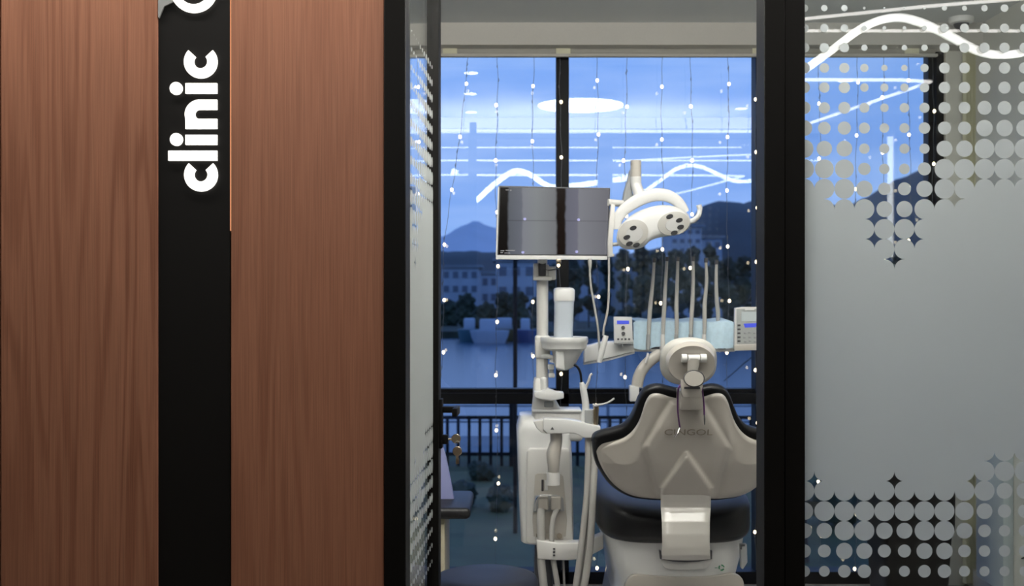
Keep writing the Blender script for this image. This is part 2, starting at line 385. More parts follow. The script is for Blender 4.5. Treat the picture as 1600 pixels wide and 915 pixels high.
def disc(b, x, y, r): b.pprism([(x+r*math.cos(t*math.pi/16), y+r*math.sin(t*math.pi/16)) for t in range(32)], ZL, .007)
rad = math.radians
def c_(b, cx, cy, ro, ri): strip_prism(b, cx, cy, ro, ri, rad(-90+47), rad(270-47), ZL, .007)
letter(lambda b: c_(b, 313.6, 272.8, 26, 10.6))
letter(lambda b: rect(b, 262.8, 235.3, 338.8, 250.6))
letter(lambda b: (rect(b, 289.6, 210.5, 338.8, 225.8), disc(b, 275.2, 217.6, 9.8)))
def n_(b):
    rect(b, 289.6, 185.6, 338.8, 201); rect(b, 311, 155.6, 338.8, 171.2)
    strip_prism(b, 311.5, 178.4, 22.9, 7.2, rad(90), rad(270), ZL, .007)
    b.pprism([(289.6, 185.6), (304, 185.6), (304, 195), (289.6, 195)], ZL, .007)
letter(n_)
letter(lambda b: (rect(b, 289.6, 129.8, 338.8, 145.8), disc(b, 274.8, 137.8, 9.8)))
letter(lambda b: c_(b, 313.2, 96, 26, 10.6))
letter(lambda b: c_(b, 302.5, -17, 36.5, 23.5))
b = B(); b.pprism([(247, -30), (262, -22), (278, -4), (268, 4), (256, 10), (248.5, 28), (247, 26)], ZL, .006); b.build('star_emblem', M['grey'], sg, smooth=False)

# door frame and jambs
def jamb(name, x0, x1, zz0, zz1, lab):
    b = B(); b.box((px(x0-800, ZP), zz0, 0), (px(x1-800, ZP), zz1, 2.6), .002, 1); return struct(b.build(name, M['black']), lab, 'frame')
jamb('trim_2', 600.5, 634.5, 2.89, 2.985, 'black aluminium door jamb beside the wood panel')
jamb('trim_3', 1193.5, 1225.6, 2.895, 2.99, 'black aluminium door jamb on the latch side')
jamb('trim_4', 1226.4, 1258, 2.90, 2.985, 'black aluminium post holding the fixed glass')
b = B(); b.box((px(600-800, ZP), 2.895, 2.57), (2.33, 2.985, 2.60)); struct(b.build('trim_5', M['black']), 'black aluminium head of the glass partition', 'frame')
b = B(); b.box((px(1258-800, ZP), 2.91, 0), (2.25, 2.97, .035)); struct(b.build('trim_6', M['black']), 'black aluminium sill of the glass partition', 'frame')

# ------------------------------------------------------------------ frosted film pattern (columns/rows are metres on the glass)
SP = px(31.65, ZP)
ups = {7.5: [6, 5, 5, 2, 1.5, 1.5, 2, 4, 4, 5, 6], 39: [7, 6.5, 6, 4, 3, 3, 4, 7, 7, 7, 7], 70: [8, 7.5, 7.5, 5, 4.5, 4.5, 5, 7.8, 8, 8, 8],
       102: [9, 7.7, 8, 6.5, 5, 5, 6.5, 8.5, 8.5, 9.3, 9], 133: [9, 8.3, 9, 6.7, 6.5, 6.5, 7.5, 9, 9, 9, 9.5], 165: [10, 9, 9.5, 8, 6.8, 7.6, 8, 9.3, 9.3, 11, 10.8],
       197: [12.5, 10, 10.5, 8.8, 7.6, 7.8, 9, 10.3, 10.3, 13, 13], 229.5: [14.5, 12.3, 12.5, 8.2, 8, 8, 8, 12.6, 13, 15.6, 15.6],
       261.5: [15.5, 15, 15, 9.8, 8.2, 8.4, 10.3, 16, 15.9, 15.9, 15.9], 293: [17, 17, 16, 13, 9.8, 10.3, 12.8, 16, 16, 16, 16],
       325: [17, 16, 16, 16, 12.6, 12.8, 16, 16, 16, 17, 17], 356.5: [17, 17, 17, 16, 16, 16, 16, 17, 17, 17, 17], 388: [16]*11, 420: [16]*11}
open_up = {277: range(0, 11), 309: [1, 2, 3, 4, 5, 6, 7], 340: [3, 4, 5], 372: [3, 4, 5], 404: [4]}
lows = {707: [16]*11, 739: [16]*10+[15.6], 770: [16]*9+[15.8, 12.6], 802: [14, 15.8, 15.9, 16, 15.8, 15.6, 16, 16, 14.5, 12.5, 10.5],
        833: [12, 12.3, 15.5, 16, 13, 12.5, 15.5, 15.8, 12.6, 10, 9], 865: [10.5, 10.2, 13, 12.6, 10.2, 10.2, 12.6, 13, 10, 9, 9],
        897: [9, 8.5, 10, 10.6, 8.6, 8.6, 10, 10.6, 8.6, 8, 8], 929: [7, 6.5, 8, 8, 6.5, 6.5, 8, 8, 6, 6, 6], 960: [5]*11, 992: [4]*11}
open_low = {723: [9, 10], 754.5: [0, 4, 8, 9, 10], 786: [0, 1, 2, 3, 4, 5, 6, 7, 8, 9, 10]}
def film(mapfn, ncol, x0px, xmin, xmax):
    """mapfn(u_metres, h_metres)->world. u measured from pattern column 0"""
    b = B(); rows = sorted(list(ups)+list(lows)); hy = lambda y: bz(y, ZP)
    def solid(k, ym):
        if 430 > ym > 267: opn = open_up
        elif 792 > ym > 700: opn = open_low
        else: return 430 <= ym <= 700
        key = [q for q in opn if abs(q-ym) < 9]
        if not key: return True
        kk = k if k >= 0 else 0
        return kk not in set(list(opn[key[0]])+([11, 12, 13, 14, 15] if 10 in opn[key[0]] else []))
    def rad_(tab, y, k): return tab[y][k % 11 if k < 11 else 10-(k % 11)]
    for y in rows:
        tab = ups if y in ups else lows
        for k in range(ncol):
            r = min(rad_(tab, y, k)*ZP/F, SP*.5)
            u = k*SP; hh = hy(y)
            for qd, (du, dh) in enumerate(((.5, .5), (-.5, .5), (-.5, -.5), (.5, -.5))):
                if solid(k + (0 if du > 0 else -1), y - dh*31.6): continue
                pts = [(u, hh)]+[(u+r*math.cos(math.pi/2*(qd+i/8)), hh+r*math.sin(math.pi/2*(qd+i/8))) for i in range(9)]
                pts = [(min(max(a, xmin), xmax), c) for a, c in pts]
                b.add([mapfn(a, c) for a, c in pts], [list(range(10))])
    # solid cells
    ys = sorted(list(ups)); 
    def cells(ys):
        for ya, yb in zip(ys, ys[1:]):
            ym = (ya+yb)/2
            for k in range(-1, ncol):
                if not solid(k, ym): continue
                a, c = max(k*SP, xmin), min((k+1)*SP, xmax)
                if c <= a: continue
                b.add([mapfn(a, hy(ya)), mapfn(c, hy(ya)), mapfn(c, hy(yb)), mapfn(a, hy(yb))], [[0, 1, 2, 3]])
    cells(sorted(ups)); cells(sorted(lows))
    b.add([mapfn(xmin, hy(420)), mapfn(xmax, hy(420)), mapfn(xmax, hy(707)), mapfn(xmin, hy(707))], [[0, 1, 2, 3]])
    return b
cw = sroot('window_3', (-2.2, 2.94, PT), 'clear glass strip above the wooden panels', 'window')
B().box((-4.2, 2.935, PT+.03), (px(600.5-800, ZP), 2.943, 2.60)).build('pane', M['glass'], cw, smooth=False)
B().box((-4.2, 2.905, PT), (px(600.5-800, ZP), 2.985, PT+.03)).build('rail', M['black'], cw, smooth=False)
pw = sroot('window_1', (1.4, 2.94, 0), 'fixed glass partition with a frosted band fading into dots', 'glass partition')
B().box((px(1258-800, ZP)-.01, 2.935, .02), (2.25, 2.943, 2.58)).build('pane', M['glass'], pw, smooth=False)
U0 = px(1262-800, ZP)
fb = film(lambda u, h: Vector((U0+u, 2.9335, h)), 16, 1262, px(1258-1262, ZP), 2.24-U0)
fb.build('frosted_film', M['film'], pw, smooth=False, merge=False)

# ------------------------------------------------------------------ door leaf, standing open into the room
HX, HY_ = -.268, 2.99; EX, EY = -.2345, 3.80
D = Vector((EX-HX, EY-HY_, 0)); LW = D.length; D.normalize(); NR = Vector((D.y, -D.x, 0))   # NR points right
leafM = Matrix(((D.x, NR.x, 0, HX), (D.y, NR.y, 0, HY_), (0, 0, 1, 0), (0, 0, 0, 1)))      # local x along leaf, y to the right, z up
dr = sroot('door_1', (HX, HY_, 0), 'black framed glass door standing open into the treatment room', 'door')
def lbox(c0, c1, m, name, par, bev=.0015): return B().box(c0, c1, bev, 2, leafM).build(name, m, par)
lbox((0, -.045, .01), (.028, 0, 2.56), M['black'], 'hinge_stile', dr)
lbox((LW-.075, -.045, .01), (LW, 0, 2.56), M['black'], 'lock_stile', dr)
lbox((.028, -.042, .01), (LW-.075, -.003, .07), M['black'], 'bottom_rail', dr)
lbox((.028, -.042, 2.50), (LW-.075, -.003, 2.56), M['black'], 'top_rail', dr)
lbox((.026, -.026, .06), (LW-.073, -.019, 2.51), M['glass'], 'pane', dr, 0)
fb = film(lambda u, h: leafM @ Vector((.045+u, -.0175, h)), 14, 0, -.015, LW-.125); fb.build('frosted_film', M['film'], dr, smooth=False, merge=False)
hz_ = 1.05
hd = B(); hd.box((LW-.062, 0, .925), (LW-.018, .010, 1.085), .002, 2, leafM); lh = hd.build('lock_plate', M['black'], dr)
hd = B(); hd.box((LW-.050, .008, hz_-.010), (LW-.030, .062, hz_+.010), .002, 2, leafM); hd.box((LW-.145, .050, hz_-.013), (LW-.030, .066, hz_+.013), .002, 2, leafM); hd.build('lever_handle', M['black'], dr)
hd = B(); hd.box((LW-.052, .006, .938), (LW-.030, .028, .968), .003, 2, leafM); hd.build('lock_cylinder', M['black'], dr)
b = B(); b.box((LW-.0005, -.035, .90), (LW+.0015, -.012, 1.10), 0, 2, leafM); b.build('strike_edge', M['chrome'], dr)
# keys
kp = leafM @ Vector((LW-.041, .028, .953))
kt = thing('keys', 'two metal keys on a ring hanging from the door lock', 'keys', kp)
b = B(); b.tube([kp, kp+Vector((.012, 0, 0))], .0035); kc = kp+Vector((.026, -.002, .002))
b.lathe([(.0145, -.0012), (.0155, 0), (.0145, .0012)], kc, 28, Matrix.Rotation(math.pi/2, 4, 'X')); b.build('key_in_lock', M['brass'], kt)
b = B(); b.tube([kc+Vector((.005+.008*math.cos(t*.52), -.003, -.017+.010*math.sin(t*.52))) for t in range(13)], .0009, 6); b.build('key_ring', M['chrome'], kt)
k2 = kc+Vector((.004, -.004, -.040)); b = B(); b.lathe([(.0145, -.0012), (.0155, 0), (.0145, .0012)], k2, 28, Matrix.Rotation(math.pi/2, 4, 'X'))
b.box(k2+Vector((-.005, -.001, -.042)), k2+Vector((.004, .001, -.010)), .0006)
b.box(k2+Vector((.003, -.001, -.040)), k2+Vector((.006, .001, -.024)), .0005); b.build('hanging_key', M['brass'], kt)

# ------------------------------------------------------------------ window wall
wr = sroot('window_2', (.2, 5.7, 0), 'large black framed window onto the river at dusk', 'window')
top = bz(60, ZW)
def fbx(x0, x1, h0, h1, zz0=ZW, zz1=5.77, name='frame'): return B().box((x0, zz0, h0), (x1, zz1, h1), .002, 1).build(name, M['frame'], wr)
XL = -1.9; XR = px(1475-800, ZW)
fbx(XL, XR, 0, bz(893, ZW), name='bottom_rail'); fbx(XL, XR, bz(631, ZW), bz(614, ZW), name='transom')
fbx(XL, XR, bz(614, ZW), bz(608, ZW), 5.69, 5.77, 'transom_bead'); fbx(XL, XR, top, CH, name='head')
for a, c in ((-180, -160), (869.5-800-300, 889-800-300), (869.5-800, 889-800), (1181-800, 1203-800), (1463-800, 1475-800)):
    fbx(px(a, ZW), px(c, ZW), 0, top, name='mullion')
fbx(px(1455-800, ZW), px(1464-800, ZW), 0, top, 5.70, 5.77, 'mullion_bead')
for a, c in ((XL, px(-160, ZW)),):
    pass
edges = [XL, px(-221, ZW), px(79, ZW), px(392, ZW), px(669, ZW)]
for a, c in zip(edges, edges[1:]):
    for h0, h1 in ((bz(893, ZW)-.01, bz(631, ZW)+.01), (bz(614, ZW)-.01, top+.01)):
        B().box((a+.012, 5.712, h0), (c-.012, 5.720, h1)).build('pane', M['wglass'], wr, smooth=False)
# right pier and corner
wallbox('wall_pier', (XR, 5.64, 0), (px(1507-800, 5.64), 5.8, CH), M['wall'], 'grey wall pier right of the window')
b = B()
cx0 = px(1506-800, 5.6); cx1 = px(1526-800, 5.6); n = 24
b.grid(n, 2, lambda u, v: Vector((lerp(cx0, cx1, u), 5.60+.012*math.cos(u*math.pi*8), lerp(.02, CH-.06, v))))
b.grid(n, 2, lambda u, v: Vector((lerp(cx0, cx1, u), 5.605+.012*math.cos(u*math.pi*8), lerp(.02, CH-.06, v))))
tag(b.build('curtain', M['yellow']), 'narrow yellowish gathered curtain hanging in the right window corner', 'curtain')
wallbox('wall_window_right', (px(1507-800, 5.64), 5.66, 0), (2.25, 5.8, CH), M['wall'], 'wall strip in the corner right of the window')
b = B(); b.box((2.235, 3.0, 0), (2.25, 5.66, .09)); struct(b.build('baseboard_right', M['header']), 'pale baseboard along the right wall', 'baseboard')

# ------------------------------------------------------------------ lamps
ct = thing('round_ceiling_light', 'round white ceiling light above the dental chair', 'ceiling light', (.46, 3.72, CH))
B().lathe([(.30, -.035), (.305, -.02), (.305, 0)], (.46, 3.72, CH), 48).build('housing', M['white'], ct)
B().lathe([(.285, -.040), (.288, -.036)], (.46, 3.72, CH), 48).build('diffuser', M['ring'], ct)
for i, (X, Y, lab) in enumerate([(-.24, 4.7, 'recessed ceiling downlight nearest the window on the left'), (-.27, 4.0, 'recessed ceiling downlight in the middle of the left row'), (-.29, 3.24, 'recessed ceiling downlight nearest the partition on the left'),
                     (1.6, 3.4, 'recessed ceiling downlight nearest the partition on the right'), (2.02, 4.45, 'recessed ceiling downlight by the right wall')]):
    t = thing('downlight', lab, 'downlight', (X, Y, CH), 'recessed ceiling downlights')
    B().lathe([(.052, -.006), (.056, 0)], (X, Y, CH), 28).build('trim_ring', M['white'], t)
    B().lathe([(.040, -.008), (.042, -.006)], (X, Y, CH), 28).build('lens', M['spot'], t)
t = thing('linear_light', 'long white linear light on the bulkhead above the door inside the room', 'light fitting', (0, 2.99, 2.66))
B().box((-1.85, 2.982, 2.635), (1.78, 2.995, 2.715), .002).build('diffuser', M['band'], t)
B().tube([(-1.85, 3.0, 2.622), (1.78, 3.0, 2.612)], .010, 10).build('tube', M['cove'], t)
def line(name, pts, r, m, lab): return tag(B().tube(pts, r, 10).build(name, m), lab, 'light')
line('linear_light', [(-3.6, .22, 2.72), (3.8, .20, 2.72)], .007, M['line'], 'straight slim corridor light reflected high in the glass')
line('linear_light', [(-2.6, 1.37, 2.70), (2.0, 1.37, 2.70)], .005, M['line'], 'straight slim corridor light nearest the partition')
line('linear_light', [(-2.5, -.98, 2.70), (1.2, -.98, 2.70), (2.3, -.94, 2.69), (2.50, -1.00, 2.69), (2.22, -2.8, 2.70), (1.9, -4.2, 2.70)], .010, M['line'], 'bent corridor light turning back in a sharp V')
line('linear_light', [(1.0, .40, 2.69), (1.33, .57, 2.69), (1.8, .80, 2.69), (2.6, 1.1, 2.69)], .007, M['line'], 'slanting slim corridor light above the fixed glass')
def wv(pts, Zv, dz=0): return [Vector(((x-800)/F*Zv, 2*ZP+.03-Zv+d, EYE+(HOR-y)/F*Zv)) for x, y, d in pts]
w1 = wv([(1225, 128, 0), (1258, 108, 0), (1300, 78, .02), (1350, 42, .04), (1395, 28, .05), (1440, 32, .02), (1490, 52, 0), (1540, 72, -.04), (1580, 78, -.05), (1620, 74, 0), (1690, 40, .05), (1760, 30, .05)], 4.8)
tag(B().tube(w1, .0165, 12, 8).build('wave_light', M['tube']), 'wavy glowing tube light rising and falling in front of the partition', 'light')
def wv2(pts, Zv=10.43): return [Vector(((x-800)/F*Zv, 1.0+d, EYE+(HOR-y)/F*Zv)) for x, y, d in pts]
w2 = wv2([(655, 280, 0), (668, 315, 0), (690, 337, 0), (715, 332, 0), (745, 312, 0), (772, 288, 0), (802, 268, 0), (825, 272, .05), (860, 293, .1), (900, 291, .1), (950, 284, .1), (995, 278, .1)])
tag(B().tube(w2, .024, 12, 8).build('wave_light', M['tube']), 'long swooping tube light hanging in the corridor before the doorway', 'light')
w3 = wv2([(697, 336, .08), (704, 305, .08), (712, 266, .08)])
tag(B().tube(w3, [.012, .03, .03], 12, 8).build('wave_light', M['tube']), 'short steep tube light beside the swooping one', 'light')
t = thing('wall_light', 'upright white wall light on the right wall near the window', 'wall light', (2.25, 4.72, 2.1))
B().box((2.215, 4.68, 1.62), (2.25, 4.76, 2.36), .006).build('body', M['white'], t)
B().tube([(2.205, 4.72, 1.64), (2.205, 4.72, 2.34)], .018, 16).build('tube', M['cove'], t)
# small black dome camera in the ceiling corner
t = thing('dome_camera', 'small black dome camera with a white ring in the ceiling corner', 'camera', P(1502, 30, 5.4))
cc = P(1502, 36, 5.4)
B().lathe([(.055, .03), (.058, .012), (.052, .0), (.040, -.004)][::-1], cc, 28).build('ring', M['white'], t)
B().lathe([(.002, -.034), (.018, -.030), (.030, -.018), (.036, -.002)], cc, 28).build('dome', M['dgrey'], t)

# ------------------------------------------------------------------ fairy lights
bb = B(); bb.pillow((0, 0, 0), (.007, .007, .0088), 1, 1, 12, 8); bulb0 = None
ZS = 5.62
strands = [(636, 172), (671, 130), (733, 129), (776, 164), (833.5, 135), (876, 160), (933, 127), (978, 167), (1035, 135), (1080.5, 165), (1137, 130), (1182, 154), (1237, 125), (1280, 162), (1338.5, 128), (1380.5, 154), (1421, 124), (1457.5, 88)]
names_ = ['first', 'second', 'third', 'fourth', 'fifth', 'sixth', 'seventh', 'eighth', 'ninth', 'tenth']
for i, (sx0, y0) in enumerate(strands):
    if i < 2: lab = 'fairy light strand seen through the door glass, ' + ('nearest the hinge' if i == 0 else 'nearest the lock')
    elif i < 12: lab = 'warm fairy light strand in the doorway view, %s from the left' % names_[i-2]
    elif i == 12: lab = 'fairy light strand hidden behind the black jamb'
    else: lab = 'warm fairy light strand behind the dotted glass, %s from the left' % names_[i-13]
    t = thing('fairy_light_strand', lab, 'fairy lights', P(sx0, 86, ZS), 'fairy light strands hanging before the window')
    rnd = random.Random(i*31+5)
    slant = 1.0 if i == 2 else 0
    def xp(y):
        base = sx0 + (-(y-88)*.128 if slant and y < 400 else (-40-(y-400)*.02 if slant else 0))
        return base + 1.6*math.sin(y*.021+i*1.7)+.8*math.sin(y*.09+i)
    pts = [P(xp(y), y, ZS+.004*math.sin(y*.05+i)) for y in range(86, 893, 12)]
    w = B(); w.tube(pts, .0011, 5)
    for k in range(26):       # little twists in the wire
        y = rnd.uniform(95, 880); dx = rnd.uniform(-1.6, 1.6); w.tube([P(xp(y), y, ZS), P(xp(y)+dx, y+3, ZS-.002), P(xp(y+6), y+6, ZS)], .0013, 5)
    w.build('wire', M['wire'], t)
    y = y0
    while y < 895:
        bo_c = P(xp(y)+rnd.uniform(-1.5, 1.5), y+rnd.uniform(-2, 2), ZS-.004)
        if bulb0 is None: bulb0 = bb.build('led_bulb', M['bulb'], t); o = bulb0
        else: o = bulb0.copy(); COL.objects.link(o)
        put(o, bo_c, t)
        y += 84.5

# ------------------------------------------------------------------ dental chair (axis X = .63)
CX = .630
chair = thing('dental_chair', 'large dental chair seen from behind with pale taupe back shell and black upholstery', 'dental chair', (CX, 4.7, 0))
CP = 1073.0
def sdf(poly, x, y):
    d = 1e9; ins = False; n = len(poly)
    for i in range(n):
        x1, y1 = poly[i]; x2, y2 = poly[(i+1) % n]
        t = max(0, min(1, ((x-x1)*(x2-x1)+(y-y1)*(y2-y1))/((x2-x1)**2+(y2-y1)**2)))
        d = min(d, math.hypot(x-x1-t*(x2-x1), y-y1-t*(y2-y1)))
        if (y1 > y) != (y2 > y) and x < (x2-x1)*(y-y1)/(y2-y1)+x1: ins = not ins
    return d if ins else -d
def sm(a, b, x):
    t = max(0, min(1, (x-a)/(b-a))); return t*t*(3-2*t)
def zb(y): return 4.09+(y-600)/185*.15
def smooth_pts(pts, n=6): return [(v.x, v.y) for v in spline([(a, c, 0) for a, c in pts], n)]
sh_top = smooth_pts([(0, 620.5), (10, 620.5), (17, 621.5), (28, 619), (40, 615), (51, 614), (59, 618), (65, 629), (69, 642), (75, 658), (85, 673), (98, 683), (116, 689), (131, 693), (138, 699), (141, 705)])
sh_bot = smooth_pts([(0, 779), (40, 779), (60, 778), (80, 775), (98, 768), (115, 755), (128, 738), (137, 720), (141, 706)])
cu_top = smooth_pts([(0, 607), (12, 607), (24, 604.5), (40, 600.5), (54, 602), (65, 608), (73, 621), (79, 638), (86, 652), (97, 664), (112, 670), (130, 675), (142, 681), (146, 690)])
cu_bot = smooth_pts([(0, 785), (40, 785), (62, 784), (84, 781), (104, 772), (120, 759), (133, 741), (142, 722), (146, 692)])
hexp = [(-24, 628), (24, 628), (66, 698), (46, 772), (46, 800), (-46, 800), (-46, 772), (-66, 698)]
house = [(0, 706), (40, 762), (44, 800), (-44, 800), (-40, 762)]
wing = 141.0
def shellz(dx, y, tp, bt):
    edge = min(y-tp, bt-y, (wing-abs(dx))*1.2)
    r = max(0, min(1, edge/9)); off = .006+.020*math.sqrt(max(0, 1-(1-r)**2))
    off += .020*sm(0, 1, min(1, max(0, edge/60)))
    off += .024*sm(-5, 5, sdf(hexp, dx, y)) - .006*sm(-18, 0, sdf(hexp, dx, y))*sm(-18, 0, -abs(sdf(hexp, dx, y))+0)
    off += .034*sm(-3, 4, sdf(house, dx, y))
    off -= .035*(abs(dx)/wing)**2
    return off
def shell_pt(u, v):
    dx = lerp(-wing+.2, wing-.2, .5-.5*math.cos(math.pi*u)); a = abs(dx)
    tp = interp(sh_top, a); bt = interp(sh_bot, a); y = lerp(bt, tp, .5-.5*math.cos(math.pi*v))
    return P(CP+dx, y, zb(y)-shellz(dx, y, tp, bt))
b = B(); b.grid(150, 130, shell_pt)
def shell_rim(u, v):
    dx = lerp(-wing+.2, wing-.2, .5-.5*math.cos(math.pi*u)); a = abs(dx)
    tp = interp(sh_top, a); bt = interp(sh_bot, a); y = lerp(bt, tp, .5-.5*math.cos(math.pi*v))
    p = P(CP+dx, y, zb(y)); p.y += .004; return p
b.grid(110, 24, shell_rim)
b.build('back_shell', M['taupe'], chair, ang=80)
WC = 146.0
def cush(u, v, back):
    dx = lerp(-WC+.3, WC-.3, .5-.5*math.cos(math.pi*u)); a = abs(dx)
    tp = interp(cu_top, a); bt = interp(cu_bot, a); y = lerp(bt, tp, .5-.5*math.cos(math.pi*v))
    edge = min(y-tp, bt-y, (WC-a)*1.2); r = max(0, min(1, edge/10)); q = math.sqrt(max(0, 1-(1-r)**2))
    p = P(CP+dx, y, zb(y)); 
    p.y += (.048+.05*q+.02*(a/WC)**2) if back else (.040-.040*q*(1 if edge < 8 else 1)+.020)
    p.y += .035*(a/WC)**2
    return p
b = B(); b.grid(90, 60, lambda u, v: cush(u, v, False)); b.grid(90, 60, lambda u, v: cush(u, v, True)); 
b.build('back_cushion', M['leather'], chair, ang=80)
# piping/side wall joining is covered by the rounded rims
# headrest
hc = P(1078.5, 565.5, 4.0); Rh = Matrix.Rotation(rad(100), 4, 'X') @ Matrix.Rotation(rad(0), 4, 'Z')
RX = Matrix.Rotation(rad(14), 4, 'X')
hr = B(); s_ = 4.03/F
hr.pillow(hc+Vector((0, .045, 0)), (44.8*s_, .045, 38.5*s_), .8, 1.0, 48, 24, RX); hr.build('headrest_cushion', mat('pale_headrest_cover', (.47, .46, .42), .5, bump=.05), chair, ang=80)
hr = B(); hr.lathe([(.0, .0), (.5, .0), (.93, -.006), (1.0, .010), (1.0, .03)][::-1], (0, 0, 0), 48)
hr.v = [RX @ Vector((v.x*38.5*s_, v.z*1.0+.0, v.y*32*s_))+P(1080.5, 568, 3.975) for v in hr.v]; hb = hr.build('headrest_backplate', M['taupe'], chair, ang=50)
for q0, q1, nm, mm, r in ((1065, 1073, 'hinge_cap', 'whitem', 6.6), (1075, 1093, 'hinge_barrel', 'whitem', 5.6), (1094, 1103.5, 'hinge_cap', 'whitem', 6.6)):
    b = B(); b.tube([P(q0, 559.5, 3.955), P(q1, 559.5, 3.955)], r*s_, 20); b.build(nm, M[mm], hb)
b = B(); b.grid(8, 10, lambda u, v: P(lerp(-1, 1, u)*lerp(10, 7, v)+lerp(1084.5, 1081, v), lerp(560, 588, v), 3.945+.008*v-.004*(1-(2*u-1)**2)))
b.grid(8, 10, lambda u, v: P(lerp(-1, 1, u)*lerp(10, 7, v)+lerp(1084.5, 1081, v), lerp(560, 588, v), 3.962)); b.build('bracket', M['taupe2'], hb, ang=60)
Ry = Matrix.Rotation(rad(90), 4, 'X')
b = B(); b.lathe([(15.8*s_, -.002), (16*s_, .012)], P(1084, 591, 3.93), 36, Ry, 1, .82); b.build('knob_ring', M['dgrey'], hb)
b = B(); b.lathe([(13.8*s_, -.006), (14.4*s_, 0), (14.4*s_, .01)], P(1084, 591, 3.921), 36, Ry, 1, .80); b.build('knob', M['taupe2'], hb)
b = B(); b.pprism([(1064, 592), (1070, 596), (1098, 596), (1100, 592), (1096.5, 611), (1095, 620), (1067, 620), (1065, 611)], 3.945, .02, .0015); b.build('headrest_post', M['taupe'], chair)
b = B(); b.pprism([(1069, 604), (1094, 604), (1094, 607.5), (1069, 607.5)], 3.943, .004); b.build('post_slot', M['dgrey'], chair)
b = B(); b.pprism([(1063, 610), (1099, 610), (1099, 640), (1063, 640)], 4.03, .12, .004); b.build('post_socket', M['taupe'], chair)
# lettering on the shell
def shellY(x, y):
    a = abs(x-CP); return zb(y)-shellz(x-CP, y, interp(sh_top, a), interp(sh_bot, a))
zt = shellY(1076, 675)
slope = math.atan2(.15, 185/F*4.1)*.6
TM = Matrix.Translation(P(1075.5, 675.3, zt-.0025)) @ Matrix.Rotation(math.pi/2+.35, 4, 'X') @ Matrix.Diagonal((1.38, 1, 1, 1))
textmesh('lettering', 'CINGOL', 14.5*4.1/F, TM, M['ink'], chair, .0010)
# support arm under the back
prof = [(704, .0), (712, .003), (740, .006), (762, .008), (785, .008), (793, .004), (800, -.012), (815, -.035), (835, -.050), (855, -.054), (868, -.052), (873, -.040)]
def arm_hw(y): return interp([(704, 2), (712, 7), (762, 39.5), (790, 39.0), (815, 37.5), (850, 37.2), (873, 38)], y)
def armz(y): 
    base = interp([(704, shellY(CP, 716)), (765, shellY(CP, 765)), (793, shellY(CP, 770)+.015), (873, shellY(CP, 770)+.09)], y)
    if y > 793: base = shellY(CP, 770)+.015
    return base+interp(prof, y)
yc = lambda y: interp([(700, CP), (790, 1071.5), (873, 1072)], y)
def armp(u, v, back=0):
    y = lerp(762, 873, v); hw = arm_hw(y); t = 2*u-1
    e_ = .010*(abs(t)**6)
    return P(yc(y)+t*hw, y+(2.2*(1-t*t) if v > .97 else 0), armz(y)-.004+e_+(.03 if back else 0))
b = B(); b.grid(24, 60, lambda u, v: armp(u, v)); b.grid(24, 60, lambda u, v: armp(u, v, 1))
for sd in (0, 1): b.grid(60, 1, lambda u, v: armp(sd, u, v))
b.build('support_arm', mat('glossy_taupe_white', (.50, .48, .44), .16, coat=.8, bump=.008, bscale=60), chair, ang=60)
# seat
def seatfn(v):
    w = v.copy(); s = abs(v.x)/.305
    if v.z > 0: w.z += .035*s**3-.02*(1-s)
    w.z += .0*v.y; return w
b = B(); b.pillow((CX+.004, 4.86, bz(812, 4.45)), (.303, .55, .098), .55, .42, 64, 28, None, seatfn); b.build('seat_cushion', M['leather'], chair, ang=80)
b = B(); b.pillow((CX, 5.30, bz(812, 4.45)+.01), (.20, .27, .055), .5, .5, 40, 16); b.build('leg_rest', M['leather'], chair, ang=80)
# seat carrier / housing
zH = 4.36
def hs(y, hw, dep, ex, c=1062.5): return (bz(y, zH), px(c-800, zH), zH+dep, px(hw, zH), dep, ex)
b = B(); b.loft([hs(955, 95, .42, 4), hs(915, 98, .44, 5), hs(900, 100, .46, 6), hs(880, 106, .48, 6), hs(862, 110, .49, 6), hs(845, 113, .49, 6), hs(835, 113, .48, 6), hs(826, 108, .46, 5)], 80)
b.build('seat_housing', M['white'], chair, ang=60)
b = B(); b.loft([(.03, CX, 4.9, .24, .42, 5), (.10, CX, 4.9, .235, .41, 5), (.30, CX, 4.88, .20, .38, 5), (bz(930, zH), CX, 4.86, .20, .38, 5)], 60); b.build('lift_column', M['taupe'], chair, ang=60)
b = B(); b.loft([(.0, CX, 4.88, .27, .58, 4), (.025, CX, 4.88, .27, .58, 4), (.045, CX, 4.88, .25, .55, 4)], 60); b.build('base_plate', M['whitem'], chair, ang=40)
# taupe lower panel with rounded top, recess and details
zF = zH-.012
b = B(); b.pprism(smooth_pts([(975, 925), (977, 912), (984, 902), (996, 897.5), (1030, 900), (1065, 901.5), (1110, 900), (1140, 896), (1152, 898), (1161, 906), (1164, 925)]), zF, .03, .003); b.build('lower_panel', M['taupe'], chair, ang=60)
b = B(); b.pprism(smooth_pts([(1031, 871), (1072, 875.5), (1112, 871), (1108, 882), (1098, 888.5), (1072, 890), (1045, 888.5), (1036, 882)]+[(1031, 871)])[:-1], zF+.004, .02, .002); b.build('recess_panel', M['whitem'], chair, ang=60)
b = B(); b.pprism([(1030, 860), (1033, 860), (1034.5, 871), (1053, 873.8), (1072, 874.8), (1091, 873.8), (1109, 871), (1110, 860), (1113, 860), (1112.5, 873), (1092, 877), (1072, 878.2), (1052, 877), (1031.5, 873)], zF-.004, .03); b.build('gap_shadow_strip', M['dgrey'], chair)  # dark strip stands in for the shade in the gap under the arm
b = B(); b.pprism([(1157, 851), (1167, 850), (1168, 878), (1161, 889), (1158.5, 888)], zF-.002, .03, .001); b.build('side_slot', M['grey'], chair)
